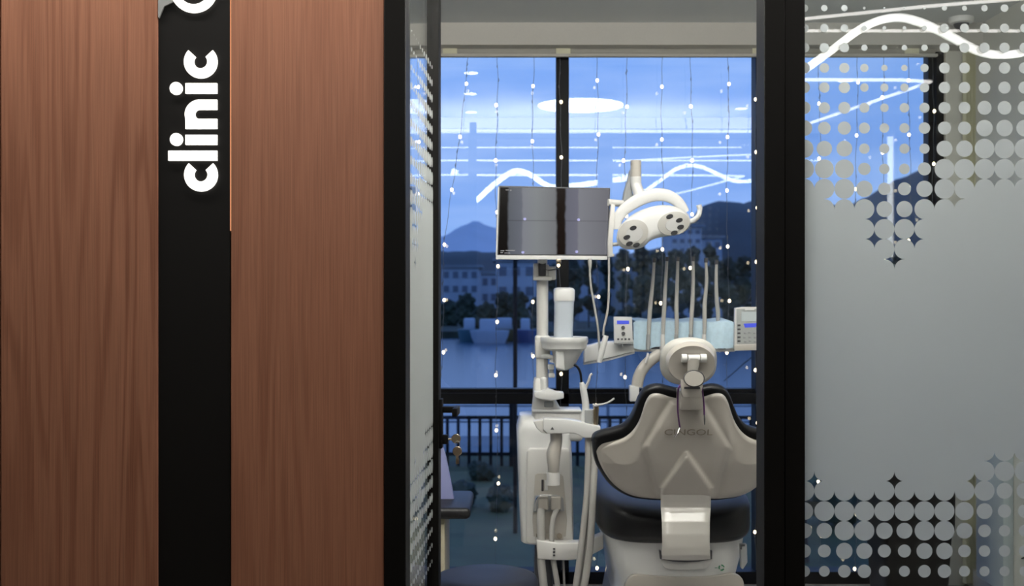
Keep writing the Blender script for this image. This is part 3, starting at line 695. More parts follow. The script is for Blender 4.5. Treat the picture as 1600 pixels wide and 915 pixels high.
b = B(); b.pprism([(1157, 851), (1164, 850.5), (1164, 853), (1159.5, 853.5), (1159.5, 858), (1157, 858)], zF-.004, .01); b.build('slot_catch', M['dgrey'], chair)
b = B()
for k in range(3):
    a0 = rad(120*k+10); a1 = rad(120*k+95); c0 = P(1127.5, 886.5, zF-.0005); R0, R1 = 4.8*zF/F, 2.9*zF/F
    for i in range(6):
        t0, t1 = lerp(a0, a1, i/6), lerp(a0, a1, (i+1)/6)
        b.prism([c0+Vector((R0*math.cos(t0), 0, R0*math.sin(t0))), c0+Vector((R0*math.cos(t1), 0, R0*math.sin(t1))), c0+Vector((R1*math.cos(t1), 0, R1*math.sin(t1))), c0+Vector((R1*math.cos(t0), 0, R1*math.sin(t0)))], (0, .004, 0))
b.pbox(1117, 886.6, 1121, 887.2, zF-.0005, .004); b.build('recycling_mark', M['green'], chair, smooth=False)
# bib chain hanging from the headrest post
bc = thing('bib_chain', 'purple bib cord with metal clips hanging over the chair back', 'bib chain', P(1078, 606, 3.96))
zc1 = lambda x, y: min(shellY(x, y)-.010, 3.99+(y-600)*.0008)
b = B(); b.tube([P(1064, 600, 3.975), P(1060, 607, 3.97), P(1059, 622, zc1(1059, 622)), P(1059, 640, zc1(1059, 640)), P(1060.5, 655, zc1(1060, 655)), P(1062.5, 668, zc1(1062, 668))], .0030, 8, 6)
b.tube([P(1097, 600, 3.975), P(1097, 607, 3.97), P(1099, 622, zc1(1099, 622)), P(1100, 635, zc1(1100, 635)), P(1100.5, 648, zc1(1100, 648))], .0030, 8, 6)
b.tube([P(1064, 600, 3.975), P(1080, 597, 4.0), P(1097, 600, 3.975)], .003, 8, 6); b.build('cord', M['purple'], bc)
b = B(); b.tube([P(1062, 668, zc1(1062, 668)-.002), P(1057, 676, zc1(1062, 668)-.004), P(1053, 683, zc1(1062, 668)-.002)], [.0020, .0036, .0024], 8); b.tube([P(1062, 668, zc1(1062, 668)-.002), P(1058.5, 677, zc1(1062, 668)-.012), P(1056, 682, zc1(1062, 668)-.014)], .0016, 8); b.build('clip', M['chrome'], bc)
b = B(); b.tube([P(1100.5, 647, zc1(1100, 648)-.001), P(1101, 655, zc1(1100, 648)-.004), P(1101, 663, zc1(1100, 648)-.002)], [.0022, .0032, .0018], 8); tag(b.build('clip', M['dgrey'], bc), 'dark metal clip')

# ------------------------------------------------------------------ dental unit (column, cuspidor, box, assistant tray, hoses)
unit = thing('dental_unit', 'white dental unit tower with cuspidor, hoses and assistant tray left of the chair', 'dental unit', P(855, 900, 4.7))
zu = 4.72
def ptube(pts, r, n=10, sm_=8, flat=None): return B().tube([P(*p) for p in pts], r, n, sm_, True, flat)
b = B(); b.tube([P(847.5, 640, zu+.05), P(847.5, 428, zu+.05)], px(9.2, zu), 24); b.build('pole', M['whitem'], unit)
b = B(); b.pbox(833.5, 411, 841, 436, zu, .07, .004); b.pbox(841, 413, 858, 434, zu+.02, .06, .004); b.pbox(856, 416, 869, 437, zu+.01, .07, .006); b.pbox(833.5, 432, 862, 438, zu, .09, .003); b.build('clamp', M['whitem'], unit)
b = B(); b.pbox(842, 410, 853, 431, zu+.012, .01, .004); b.tube([P(850, 420, zu), P(858, 422, zu-.01), P(868, 420, zu), P(874, 419, zu+.03)], .0018, 6, 6); b.build('clamp_joint', M['dgrey'], unit)
b = B(); b.pbox(836, 524, 860, 560, zu+.01, .08, .010, 3); b.pbox(838, 555, 852, 640, zu+.02, .07, .008, 3); b.build('column_sleeve', M['whitem'], unit)
# cuspidor dish
cz = zu+.02; cc = P(881.5, 536, cz); ru = px(37.5, cz)
b = B(); b.lathe([(.30*ru, -.030), (.80*ru, -.028), (.93*ru, -.020), (.96*ru, .0), (1.0*ru, .006), (1.0*ru, .022), (.97*ru, .027), (.90*ru, .024), (.80*ru, .004), (.3*ru, -.012)], cc, 48); b.build('cuspidor_dish', M['white'], unit, ang=40)
b = B(); b.loft([(bz(578, cz), px(879-800, cz), cz+.01, px(8, cz), px(10, cz), 3), (bz(572, cz), px(882-800, cz), cz, px(15, cz), px(18, cz), 3), (bz(548, cz), px(886-800, cz), cz, px(24, cz), px(26, cz), 3), (bz(544, cz), px(887-800, cz), cz, px(28, cz), px(28, cz), 3)], 32); b.build('cuspidor_bowl', M['white'], unit, ang=50)
b = B(); b.pprism([(869, 547), (881, 547), (883, 579), (868, 575)], cz-.075, .03, .006, 3); b.build('spout_housing', M['white'], unit)
# water bottle
t = thing('water_bottle', 'tall translucent water bottle with a white cap standing on the cuspidor', 'bottle', P(880, 526, cz))
zb_ = cz+.015
b = B(); bb0 = bz(527, zb_); b.loft([(bb0, px(880-800, zb_), zb_, px(14.8, zb_), px(14, zb_), 3.5), (bb0+.10, px(881-800, zb_), zb_, px(15.0, zb_), px(14, zb_), 3.5), (bz(468, zb_), px(881.5-800, zb_), zb_, px(15.5, zb_), px(14, zb_), 3.5)], 40); b.build('bottle_body', M['bottle'], t, ang=50)
b = B(); b.loft([(bz(470, zb_), px(881.5-800, zb_), zb_, px(16.2, zb_), px(15, zb_), 3.5), (bz(453, zb_), px(881.5-800, zb_), zb_, px(16.6, zb_), px(15, zb_), 3.5), (bz(450, zb_), px(881-800, zb_), zb_, px(14.5, zb_), px(13, zb_), 3.5), (bz(449, zb_), px(881-800, zb_), zb_, px(10, zb_), px(9, zb_), 3)], 40); b.build('cap', M['white'], t, ang=50)
# cup filler nozzle and bracket pieces
b = ptube([(846, 556, cz+.0), (858, 557, cz-.02), (863, 560, cz-.02), (862, 566, cz-.02)], .010, 12); b.build('cup_filler', M['white'], unit)
b = B(); b.pbox(856, 569, 866, 577, cz-.01, .03, .003); b.pbox(857, 583, 867, 590, cz-.01, .03, .005); b.build('cup_nozzle', M['whitem'], unit)
b = B(); b.pbox(858, 576, 865, 584, cz-.005, .02, .002); b.build('nozzle_ring', M['grey'], unit)
# lower column and cup shelf
b = B(); b.loft([(bz(660, zu), px(856-800, zu), zu+.06, px(25, zu), .07, 4), (bz(640, zu), px(854-800, zu), zu+.06, px(23, zu), .065, 4), (bz(622, zu), px(850-800, zu), zu+.06, px(17, zu), .06, 4), (bz(598, zu), px(842-800, zu), zu+.06, px(8.5, zu), .05, 4), (bz(591, zu), px(840.5-800, zu), zu+.06, px(5, zu), .04, 3)], 40); b.build('lower_column', M['whitem'], unit, ang=50)
b = B(); b.pbox(844, 589, 855, 625, zu+.0, .05, .012, 3); b.build('column_rib', M['white'], unit)
b = B(); b.pprism([(834, 612), (848, 611), (856, 606), (868, 612), (881, 613), (881, 622), (872, 624), (860, 626), (846, 624), (835, 620)], zu-.05, .07, .004, 2); b.build('cup_shelf', M['white'], unit)
b = B(); b.pbox(850, 627, 865, 636, zu-.01, .02, .004); b.build('shelf_socket', M['grey'], unit)
b = B(); b.pbox(834, 640, 911, 690, zu-.005, .12, .018, 3); b.build('middle_housing', M['whitem'], unit)
b = B(); b.pbox(831, 639.5, 909, 645, zu-.012, .13, .008, 3); b.build('housing_lip', M['white'], unit)
# tower box
zx = 4.70
b = B()
def bx(y, x0, x1, d0=0, e=7): return (bz(y, zx), px((x0+x1)/2-800, zx), zx+.13, px((x1-x0)/2, zx), .13-d0, e)
b.loft([bx(851, 817, 896, .004, 5), bx(848, 814, 898, 0, 7), bx(800, 811.5, 897, 0, 7), bx(720, 808.5, 895, 0, 7), bx(672, 807, 893, 0, 7), bx(660, 810, 889, .01, 6), bx(651, 812, 880, .03, 5)], 72); b.build('tower_box', M['white'], unit, ang=50)
b = B(); b.pprism([(823, 705), (828, 700), (888, 700), (891, 706), (896, 846), (890, 850), (826, 850), (822, 846)], zx-.012, .03, .006, 3); b.build('front_cover', M['whitem'], unit)
b = B(); b.pprism([(836, 742), (840, 739), (876, 740), (880, 744), (886, 812), (884, 838), (834, 838), (832, 812)], zx-.017, .02, .002, 2); b.build('inset_panel', M['taupe2'], unit)
b = B(); b.pbox(846, 749, 849.5, 767, zx-.019, .01); b.build('slot', M['dgrey'], unit)
b = B(); b.pbox(851, 750, 856, 766, zx-.019, .01, .001); b.build('latch', M['white'], unit)
b = B(); b.pbox(837, 832, 880, 843, zx-.020, .01, .001); b.build('label_plate', M['taupe'], unit)
b = B(); b.lathe([(px(4.4, zx), -.001), (px(4.4, zx), .006)], P(874, 837, zx-.021), 20, Ry); b.pbox(838, 833.5, 840, 841, zx-.0215, .004); b.build('label_emblem', M['ink'], unit)
b = B(); b.pprism([(835, 774), (846, 773), (872, 773), (880, 778), (882, 798), (833, 800)], zx-.024, .02, .003, 2); b.build('connector_recess', M['grey'], unit)
for x in (849, 869):
    b = B(); b.pbox(x-8, 776, x+8, 797, zx-.045, .03, .006, 3); b.build('connector', M['taupe'], unit)
b = B(); b.tube([P(836, 797, zx-.04), P(838, 780, zx-.05), (P(845, 773.5, zx-.052)), P(862, 773, zx-.052)], .0035, 8, 6); b.build('chrome_clasp', M['chrome'], unit)
# assistant tray, elbow and hoses
za = 4.50
b = B(); b.pprism([(849, 653.5), (886, 655), (900, 657), (920, 662), (938.5, 666), (938.5, 683.5), (912, 684), (904, 679), (896, 676.5), (856, 677.5), (849, 672)], za, .07, .004, 3); b.build('assistant_tray', M['white'], unit)
b = B(); b.pprism([(833, 658), (849, 655), (849, 672), (856, 678), (846, 676), (838, 668)], za+.01, .05, .004, 3); b.build('tray_side', M['whitem'], unit)
b = B(); b.pprism([(860, 671), (863, 666.5), (866, 671)], za-.0015, .003); b.build('warning_mark', M['dgrey'], unit, smooth=False)
b = ptube([(869, 676, za+.05), (869, 690, za+.05), (865, 708, za+.05), (865, 725, za+.05), (865, 738, za+.06)], [px(9.5, za), px(9.5, za), px(11.5, za), px(9.5, za), px(8.5, za)], 20); b.build('elbow', M['taupe2'], unit)
b = B(); b.lathe([(px(10.5, za), 0), (px(10.5, za), .05)], P(864.5, 757, za+.06), 24); b.build('elbow_collar', M['whitem'], unit)
for nm, pts, r in (('suction_hose', [(846, 795, zx-.035), (845, 812, zx-.05), (846, 850, zx-.06), (846, 880, zx-.06), (850, 920, zx-.05), (855, 990, zx)], px(6.2, zx)),
                   ('suction_hose', [(870, 795, zx-.035), (864, 812, zx-.05), (862, 840, zx-.06), (864, 870, zx-.06), (872, 920, zx-.05), (880, 990, zx)], px(4.3, zx)),
                   ('thin_cable', [(878, 850, zx-.02), (880, 875, zx-.03), (882, 920, zx-.03), (885, 980, zx)], px(1.8, zx)),
                   ('assistant_hose', [(919, 680, za+.03), (919, 720, za+.03), (917, 770, za+.03), (911, 830, za+.03), (905, 880, za+.03), (899, 925, za+.04), (893, 1000, za+.1)], px(5.2, za)),
                   ('assistant_hose', [(928, 680, za+.02), (929, 720, za+.02), (926, 780, za+.01), (923, 840, za+.01), (917, 890, za+.02), (910, 930, za+.03), (900, 1000, za+.1)], px(5.6, za)),
                   ('assistant_hose', [(924, 682, za+.05), (922, 720, za+.05), (919, 760, za+.05), (921, 800, za+.05), (914, 860, za+.05), (905, 925, za+.06), (895, 1000, za+.12)], px(3.6, za))):
    ptube(pts, r, 12).build(nm, M['hose'], unit)
# support bar to the chair base, foot
b = B(); b.pprism(smooth_pts([(838, 843), (870, 848), (905, 848), (925, 842), (943, 835), (943, 857), (930, 864), (915, 871), (895, 875), (865, 875), (840, 873)], 1), 4.62, .07, .005, 2); b.build('support_bar', M['whitem'], unit, ang=60)
b = B(); b.loft([(0, px(850-800, 4.7), 4.78, .045, .06, 5), (.47, px(850-800, 4.7), 4.78, .035, .05, 5)], 24); b.build('foot', M['dgrey'], unit)
b = B()
for k in range(3): b.pbox(864, 856+k*5, 867.5, 858.5+k*5, 4.617, .004)
b.build('vent_slots', M['dgrey'], unit, smooth=False)
# suction handpieces in the tray
t = thing('suction_handpiece', 'white suction handpiece standing in the assistant tray with an angled tip', 'handpiece', P(913, 655, za+.04))
zs = za+.035
ptube([(914, 668, zs), (915, 650, zs), (915, 630, zs), (911, 606, zs), (908.5, 597, zs)], [px(6, zs), px(6.5, zs), px(5.5, zs), px(5.2, zs), px(3.2, zs)], 16).build('grip', M['white'], t)
ptube([(915, 606, zs+.01), (920, 594, zs), (922.5, 586, zs), (925.5, 583.5, zs)], [px(2.6, zs), px(2.1, zs), px(1.8, zs), px(1.8, zs)], 10).build('tip', M['whitem'], t)
ptube([(908.5, 597, zs), (907, 583, zs), (903, 574, zs), (897, 569, zs)], px(1.9, zs), 8).build('black_tube', M['signblack'], t)
t = thing('suction_handpiece', 'grey square holder with a saliva valve beside the white handpiece', 'handpiece', P(919, 662, za+.02))
B().pbox(913.5, 640, 926, 661, za+.015, .02, .003).build('holder', M['grey'], t)
B().pbox(917, 639, 928, 668, za+.04, .02, .004).build('rear_cover', M['white'], t)
t = thing('saliva_ejector', 'metal valve with a bent white saliva tube at the tray end', 'saliva ejector', P(932, 665, za+.03))
ptube([(931, 665, za+.03), (931.5, 640, za+.03), (931, 634, za+.03)], [px(3.4, za), px(4.4, za), px(5, za)], 14).build('valve', M['brass'], t)
ptube([(926, 631.5, za+.03), (932, 632, za+.03), (943, 631, za+.03), (952, 627.5, za+.03), (960, 622, za+.03)], px(1.5, za), 8).build('tube', M['white'], t)

# ------------------------------------------------------------------ monitor
zm = 4.62
mo = thing('monitor', 'flat monitor on the unit pole showing grey images with dark vertical bars', 'monitor', P(865, 405, zm))
def mq(x, y, d=0):   # monitor plane slightly turned
    z = zm+(x-776)/177*.05+d; return P(x, y, z)
def mprism(pts, d, dz, m, nm, par, bev=0): 
    return B().prism([mq(x, y, d) for x, y in pts], (0, dz, 0), bev).build(nm, m, par, smooth=False)
mprism([(779.5, 290), (953.5, 293.5), (951, 402), (775, 400)], 0, .035, M['dgrey'], 'casing', mo, .002)
mprism([(775, 398.5), (949, 400), (949, 405.5), (775, 405)], -.006, .04, M['white'], 'bottom_bezel', mo, .001)
mprism([(778, 292), (780, 292), (777, 399), (774.6, 399)], -.003, .03, M['whitem'], 'side_bezel', mo)
scr = bpy.data.materials.new('monitor_picture'); scr.use_nodes = True; t_ = scr.node_tree; t_.nodes.clear()
g_ = N(t_, 'ShaderNodeTexCoord'); sp_ = N(t_, 'ShaderNodeSeparateXYZ'); t_.links.new(g_.outputs['Generated'], sp_.inputs[0])
nz_ = N(t_, 'ShaderNodeTexNoise', Scale=5.0, Detail=2.0); t_.links.new(g_.outputs['Generated'], nz_.inputs['Vector'])
wb = N(t_, 'ShaderNodeMath', operation='MULTIPLY_ADD'); t_.links.new(nz_.outputs['Fac'], wb.inputs[0]); wb.inputs[1].default_value = .035; t_.links.new(sp_.outputs['X'], wb.inputs[2])
r_ = N(t_, 'ShaderNodeValToRGB'); t_.links.new(wb.outputs[0], r_.inputs[0]); el = r_.color_ramp.elements
stops = [(0, (.004, .003, .003)), (.095, (.004, .003, .003)), (.115, (.10, .11, .13)), (.225, (.13, .14, .17)), (.24, (.20, .21, .24)), (.36, (.21, .225, .235)), (.53, (.17, .175, .185)), (.548, (.008, .004, .003)), (.612, (.010, .006, .004)), (.632, (.13, .135, .17)), (.73, (.15, .15, .19)), (.745, (.20, .205, .23)), (1, (.15, .15, .17))]
el[0].position, el[0].color = stops[0][0], (*stops[0][1], 1); el[1].position, el[1].color = stops[-1][0], (*stops[-1][1], 1)
for p_, c_c in stops[1:-1]: q = el.new(p_); q.color = (*c_c, 1)
sh_ = N(t_, 'ShaderNodeMapRange'); ms = N(t_, 'ShaderNodeMath', operation='COMPARE'); t_.links.new(sp_.outputs['Z'], ms.inputs[0]); ms.inputs[1].default_value = .505; ms.inputs[2].default_value = .008
t_.links.new(ms.outputs[0], sh_.inputs[0]); sh_.inputs[3].default_value = 1; sh_.inputs[4].default_value = .75
em = N(t_, 'ShaderNodeEmission'); t_.links.new(r_.outputs[0], em.inputs[0]); t_.links.new(sh_.outputs[0], em.inputs[1])
gl_ = N(t_, 'ShaderNodeBsdfGlossy', Roughness=.15); gl_.inputs[0].default_value = (.04, .04, .04, 1); as_ = N(t_, 'ShaderNodeAddShader')
t_.links.new(em.outputs[0], as_.inputs[0]); t_.links.new(gl_.outputs[0], as_.inputs[1]); o_ = N(t_, 'ShaderNodeOutputMaterial'); t_.links.new(as_.outputs[0], o_.inputs[0])
mprism([(782, 292.5), (951.5, 295.5), (948.5, 397.5), (778.5, 397)], -.0015, .004, scr, 'screen', mo)
b = B()
for (x, y, w_) in ((790, 296, 5), (797, 296.5, 2), (782, 391, 6), (790, 390.5, 15), (782, 394, 4), (788, 394.5, 9)):
    b.prism([mq(x, y, -.0022), mq(x+w_, y, -.0022), mq(x+w_, y+1.1, -.0022), mq(x, y+1.1, -.0022)], (0, .0008, 0))
b.build('screen_caption', mat('caption_grey', (.12, .12, .12), .5, emit=(.3, .3, .3), es=.6), mo, smooth=False)
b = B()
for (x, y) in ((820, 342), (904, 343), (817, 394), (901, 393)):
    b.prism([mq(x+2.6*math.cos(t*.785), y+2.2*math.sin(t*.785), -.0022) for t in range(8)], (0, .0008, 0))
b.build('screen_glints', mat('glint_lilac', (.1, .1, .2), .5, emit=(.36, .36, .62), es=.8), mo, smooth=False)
B().tube([P(847.5, 411, zu+.05), P(847.5, 392, zm+.05)], px(8, zm), 16).build('mount', M['whitem'], mo)
b = B(); b.pbox(869, 404, 877, 412, zm+.02, .02, .003); b.build('rear_port', M['brass'], mo)
# camera cable and hand probe
t = thing('intraoral_camera', 'white camera probe on two thin pale cables hanging from the monitor', 'dental camera', P(942, 530, 4.62))
zc = 4.60
ptube([(921.5, 409, zc), (922.5, 440, zc), (929, 480, zc), (934, 510, zc), (936, 535, zc+.01), (937, 555, zc+.02)], px(1.7, zc), 8).build('cable', M['hose'], t)
ptube([(951.5, 402, zc), (951.5, 440, zc), (950, 480, zc), (944, 510, zc), (942.5, 524, zc)], px(1.7, zc), 8).build('cable', M['hose'], t)
B().tube([P(921.5, 404, zc), P(921.7, 410, zc), P(922, 420, zc)], [px(3, zc), px(3.2, zc), px(2, zc)], 10).build('plug', M['hose'], t)
ptube([(947, 524, zc-.01), (944, 535, zc-.01), (940, 550, zc-.01), (936, 566, zc-.01)], [px(4, zc), px(4.6, zc), px(4.8, zc), px(4, zc)], 14, 6).build('probe', M['white'], t)

# ------------------------------------------------------------------ operating light
zo = 4.60
ol = thing('operating_light', 'white operating light with two round lens faces hanging right of the monitor', 'operating light', P(1020, 345, zo))
b = B(); b.tube([P(993.5, 250.5, zo+.1), P(993.5, 277, zo+.1)], px(8.4, zo+.1), 24); b.build('stem', M['taupe2'], ol)
b = ptube([(993.5, 276, zo+.1), (994, 288, zo+.1), (997, 298, zo+.09), (1001, 308, zo+.08)], [px(8.6, zo+.1), px(8.6, zo), px(9, zo), px(11, zo)], 20, 6); b.build('neck', M['white'], ol)
b = B(); b.pprism([(984, 266), (987, 262), (988, 300), (992, 312), (972, 322), (975, 300), (981, 280)], zo+.11, .05, .006, 3); b.build('joint_cover', M['grey'], ol)
yk = [(964, 358), (964, 345), (972, 331), (985, 320), (1003, 310), (1022, 304.5), (1040, 305), (1055, 312), (1065, 322), (1071, 332)]
b = B(); b.tube([P(x, y, zo+.05) for x, y in yk], [px(3.0, zo), px(3.8, zo), px(4.4, zo), px(4.4, zo), px(3.8, zo), px(2.8, zo)], 14, 8, True, 2.4); b.build('yoke', M['white'], ol, ang=70)
# head: kidney body as a height field dish, two lobes bridged
lob = [((989.5, 364), 27.5, 23.5, -25), ((1052.5, 349), 28.5, 21, -12)]
def headbody():
    b = B(); n = 64
    top_ = smooth_pts([(963, 372), (966, 358), (975, 346), (990, 334), (1010, 325), (1030, 320.5), (1048, 321), (1064, 326), (1075, 334), (1079.5, 345)], 6)
    bot_ = smooth_pts([(1079.5, 346), (1077, 355), (1068, 363), (1050, 368), (1030, 371), (1016, 376), (1006, 385), (994, 389), (978, 389), (967, 383), (963, 373)], 6)
    outl = top_+bot_[1:-1]; m = len(outl); cx = 1022; cy = 349
    rings = [(.0, -.024), (.35, -.024), (.70, -.021), (.88, -.013), (.96, -.004), (1.0, .010), (.99, .030), (.90, .048), (.70, .062), (.4, .070), (.0, .072)]
    vs = []; fs = []
    sk = [min(outl, key=lambda p: 0)[0] for _ in (0,)]
    for k, d in rings:
        for (x, y) in outl:
            mxm = 1022+ (x-1022)*k; base = 351-(mxm-1022)*.16
            vs.append(P(mxm, base+(y-(351-(x-1022)*.16))*k, zo+d))
    for i in range(len(rings)-1):
        for j in range(m): fs.append([i*m+j, i*m+(j+1) % m, (i+1)*m+(j+1) % m, (i+1)*m+j])
    b.add(vs, fs); return b.build('lamp_head', M['white'], ol, ang=80)
hdp = headbody()
for (c, rx, ry, ang), holes in zip(lob, ([(989.5, 356, 0), (979.5, 370.5, 0), (983.5, 380.5, 0), (994.5, 382.5, 0)], [(1046.5, 338, 0), (1061.5, 344, 0), (1063.5, 354.5, 0), (1053.5, 363.5, 0)])):
    a_ = rad(ang); el_ = lambda k: [(c[0]+k*(rx*math.cos(t)*math.cos(a_)-ry*math.sin(t)*math.sin(a_)), c[1]+k*(rx*math.cos(t)*math.sin(a_)+ry*math.sin(t)*math.cos(a_))) for t in [2*math.pi*i/48 for i in range(48)]]
    b = B(); b.pprism(el_(.88), zo-.0285, .02, .0015, 2); lf = b.build('lens_face', M['lens'], ol, ang=40)
    a2 = el_(.50); b = B(); b.pprism([(x+1.5, y+2) for x, y in a2], zo-.0300, .01, .001, 1); b.build('centre_disc', M['lens2'], lf, ang=40)
    for hx, hy, _ in holes:
        b = B(); r1, r2 = 5.6, 3.5; q = rad(-18)
        b.pprism([(hx+r1*math.cos(t)*math.cos(q)-r2*math.sin(t)*math.sin(q), hy+r1*math.cos(t)*math.sin(q)+r2*math.sin(t)*math.cos(q)) for t in [2*math.pi*i/24 for i in range(24)]], zo-.0318, .006, .0006, 1)
        b.build('led_lens', M['ledlens'], lf, ang=40)
b = ptube([(1076, 346, zo+.02), (1084, 344, zo+.01), (1091, 337, zo), (1093.5, 328, zo), (1092, 320, zo)], [px(4.2, zo), px(4.4, zo), px(4, zo), px(3.8, zo), px(4.4, zo)], 14); b.build('handle', M['white'], ol)
b = B(); b.pprism([(955, 318), (961, 320), (960, 345), (957.5, 375), (957.5, 396), (960, 396.5), (960, 401), (950, 401), (950, 376), (952, 345)], zo+.03, .04, .003, 2); b.build('side_arm', M['whitem'], ol)
b = B(); b.tube([P(950, 316, zo+.06), P(973, 318, zo+.08)], px(5.5, zo), 14); b.build('side_joint', M['whitem'], ol); b = B(); b.tube([P(956, 382, zo+.05), P(967, 381, zo+.04)], px(3, zo), 10); b.build('side_joint', M['whitem'], ol)

# ------------------------------------------------------------------ instrument delivery tray
zt_ = 4.85
tr = thing('instrument_table', 'white instrument table on a swinging arm behind the headrest', 'instrument table', P(1070, 548, zt_))
b = B(); b.pprism([(912, 541), (940, 534), (992, 531), (992, 549), (950, 560), (912, 567)], zt_-.02, .07, .006, 3); b.build('swing_arm', M['white'], tr)
b = B(); b.pprism([(912, 567), (950, 560), (992, 549), (992, 552), (950, 563.5), (912, 570)], zt_-.015, .05); b.build('arm_underside', M['grey'], tr, smooth=False)
b = B(); b.box(P(990, 549, zt_)+Vector((0, -.02, 0)), P(1148, 540, zt_)+Vector((0, .28, 0)), .006); b.build('table_body', M['whitem'], tr)
b = B()
for x in (1001, 1024, 1047, 1070, 1110, 1128): b.pbox(x-7, 541.5, x+7, 545.5, zt_-.022, .01, .004)
b.build('holder_slots', M['dgrey'], tr)
b = ptube([(1047, 546, zt_+.0), (1030, 553, zt_-.01), (1010, 569, zt_-.02), (999, 586, zt_-.02), (995, 604, zt_-.02)], px(9.2, zt_), 16, 8, .8); b.build('curved_arm', M['taupe2'], tr)
b = B(); b.pbox(984, 602, 999, 627.5, zt_-.04, .05, .006, 3); b.build('arm_end', M['white'], tr)
# blue paper drape
dp = B(); prof_d = [(498, .30), (500, .02), (508, -.012), (525, -.020), (541, -.026)]
def drape(u, v, o=0):
    x = lerp(989, 1147.5, u); y = interp([(0, 499), (.25, 502), (.5, 515), (1, 543)], v)
    x += (4 if v < .3 else 0)*(1-2*u)
    zz = interp([(0, .26), (.25, -.006), (.5, -.018), (1, -.026)], v)+.0025*math.sin(u*34)*v+.0015*math.sin(u*80+v*5)
    yy = y+1.8*math.sin(u*17)*(v > .9)
    return P(x, yy, zt_+.0) + Vector((0, zz-.004+o, .003*math.sin(u*21+v*3)))
dp.grid(60, 20, lambda u, v: drape(u, v)); dp.grid(60, 20, lambda u, v: drape(u, v, .0012))
tag(dp.build('paper_drape', M['blue'], None, ang=80), 'light blue paper sheet covering the instrument table', 'paper sheet')
# whip hoses with tips
wh = [((1014, 520), (1016, 480), (1020, 440), (1022, 409)), ((1036.5, 515), (1038, 480), (1040, 440), (1042, 407)), ((1057.5, 515), (1057, 480), (1058, 440), (1059, 407)),
      ((1080, 515), (1082, 470), (1083, 440), (1083, 407)), ((1101, 512), (1101, 475), (1104, 440), (1103, 409)), ((1122, 500), (1120, 470), (1119, 440), (1119.5, 412))]
hn = ['first', 'second', 'third', 'fourth', 'fifth', 'sixth']
for i, q in enumerate(wh):
    t = thing('instrument_hose', 'thin grey instrument hose standing up from the table, %s from the left' % hn[i], 'instrument hose', P(q[0][0], 540, zt_-.04), 'instrument hoses on the table')
    zh = zt_-.045 if i < 5 else zt_+.04
    lo = q[0]
    ptube([(lo[0]-.5, 524 if i < 5 else 505, zh), (q[0][0], q[0][1]-10, zh), (*q[1], zh), (*q[2], zh), (*q[3], zh)], [px(2.8, zh), px(3.4, zh), px(3.3, zh), px(2.7, zh), px(2.3, zh)], 12).build('hose', M['hose'], t)
    B().tube([P(q[3][0], q[3][1]+1, zh), P(q[3][0]+.3, q[3][1]-6, zh)], [px(3.0, zh), px(3.2, zh)], 12).build('tip', M['dgrey'], t)
    if i < 5:
        B().tube([P(lo[0]-1, 522, zh-.003), P(lo[0]-1, 538, zh-.003), P(lo[0]-2, 560 if i == 1 else 546, zh-.003)], [px(3.1, zh), px(3.8, zh), px(2.2, zh)], 12).build('handpiece', M['whitem'] if i in (1, 4) else M['grey'], t)
B().tube([P(1012.5, 551, zt_-.05), P(1012, 556, zt_-.05), P(1009, 567, zt_-.05)], [px(1.2, zt_), px(2.6, zt_), px(1.4, zt_)], 8).build('hanging_hook', M['white'], tr)
# control panels
zp_ = zt_-.05
cp = thing('control_panel', 'small white control panel with a blue display at the left end of the instrument table', 'control panel', P(973, 540, zp_))
b = B(); b.pprism([(959, 494.5), (987.5, 495), (989, 534), (960, 535)], zp_, .025, .002, 2); b.build('housing', M['white'], cp)
b = B(); b.pbox(964, 500.5, 983, 506, zp_-.001, .003); b.build('display', M['lcdblue'], cp, smooth=False)
for x, y in ((973.5, 511.5), (973.8, 520.7)):
    b = B(); b.lathe([(px(2.6, zp_), -.002), (px(3, zp_), .004)], P(x, y, zp_-.001), 20, Ry); b.build('dial', M['dgrey'], cp)
b = B()
for k in range(4): b.pbox(964.5+k*5.7, 528.2, 967.5+k*5.7, 531, zp_-.002, .004, .0005)
b.build('buttons', M['dgrey'], cp)
b = B(); b.pbox(960, 535, 989.5, 537, zp_-.004, .02, .001); b.pbox(972.5, 537, 974, 541, zp_, .01); b.build('foot_bar', M['grey'], cp)
cp = thing('control_panel', 'larger grey control panel with pale screen and keypad beside the door jamb', 'control panel', P(1171, 548, zp_))
b = B(); b.pprism([(1149, 481), (1160, 479.3), (1192, 479.3), (1194.5, 481), (1195, 546), (1147.5, 547.5)], zp_, .03, .002, 2); b.build('housing', M['whitem'], cp)
b = B(); b.pprism([(1150.5, 482.5), (1192.5, 482), (1193, 536.5), (1151.5, 537)], zp_-.002, .004, .0008, 1); b.build('face', mat('panel_face_grey', (.36, .38, .37), .45), cp)
b = B(); b.pprism([(1147.5, 539), (1194.8, 537.5), (1195, 546.5), (1147.3, 548)], zp_-.012, .03, .003, 2); b.build('lower_lip', M['taupe2'], cp)
b = B(); b.pbox(1158.5, 486.8, 1185.2, 502, zp_-.003, .003); b.build('screen', M['lcdwhite'], cp, smooth=False)
b = B(); b.pprism([(1162, 505.5), (1183.5, 504.5), (1181, 511), (1164, 511.5)], zp_-.003, .003); b.build('blue_strip', M['lcdblue'], cp, smooth=False)
b = B(); b.pbox(1164, 481.8, 1179, 484.6, zp_-.003, .003, .001); b.build('name_plate', M['white'], cp)
for k in range(5):
    for x in (1152.5, 1188.5):
        b = B(); b.pbox(x, 506.5+k*6.2, x+4.6, 509.3+k*6.2, zp_-.004, .004, .0006); b.build('side_button', M['dgrey'], cp)
b = B()
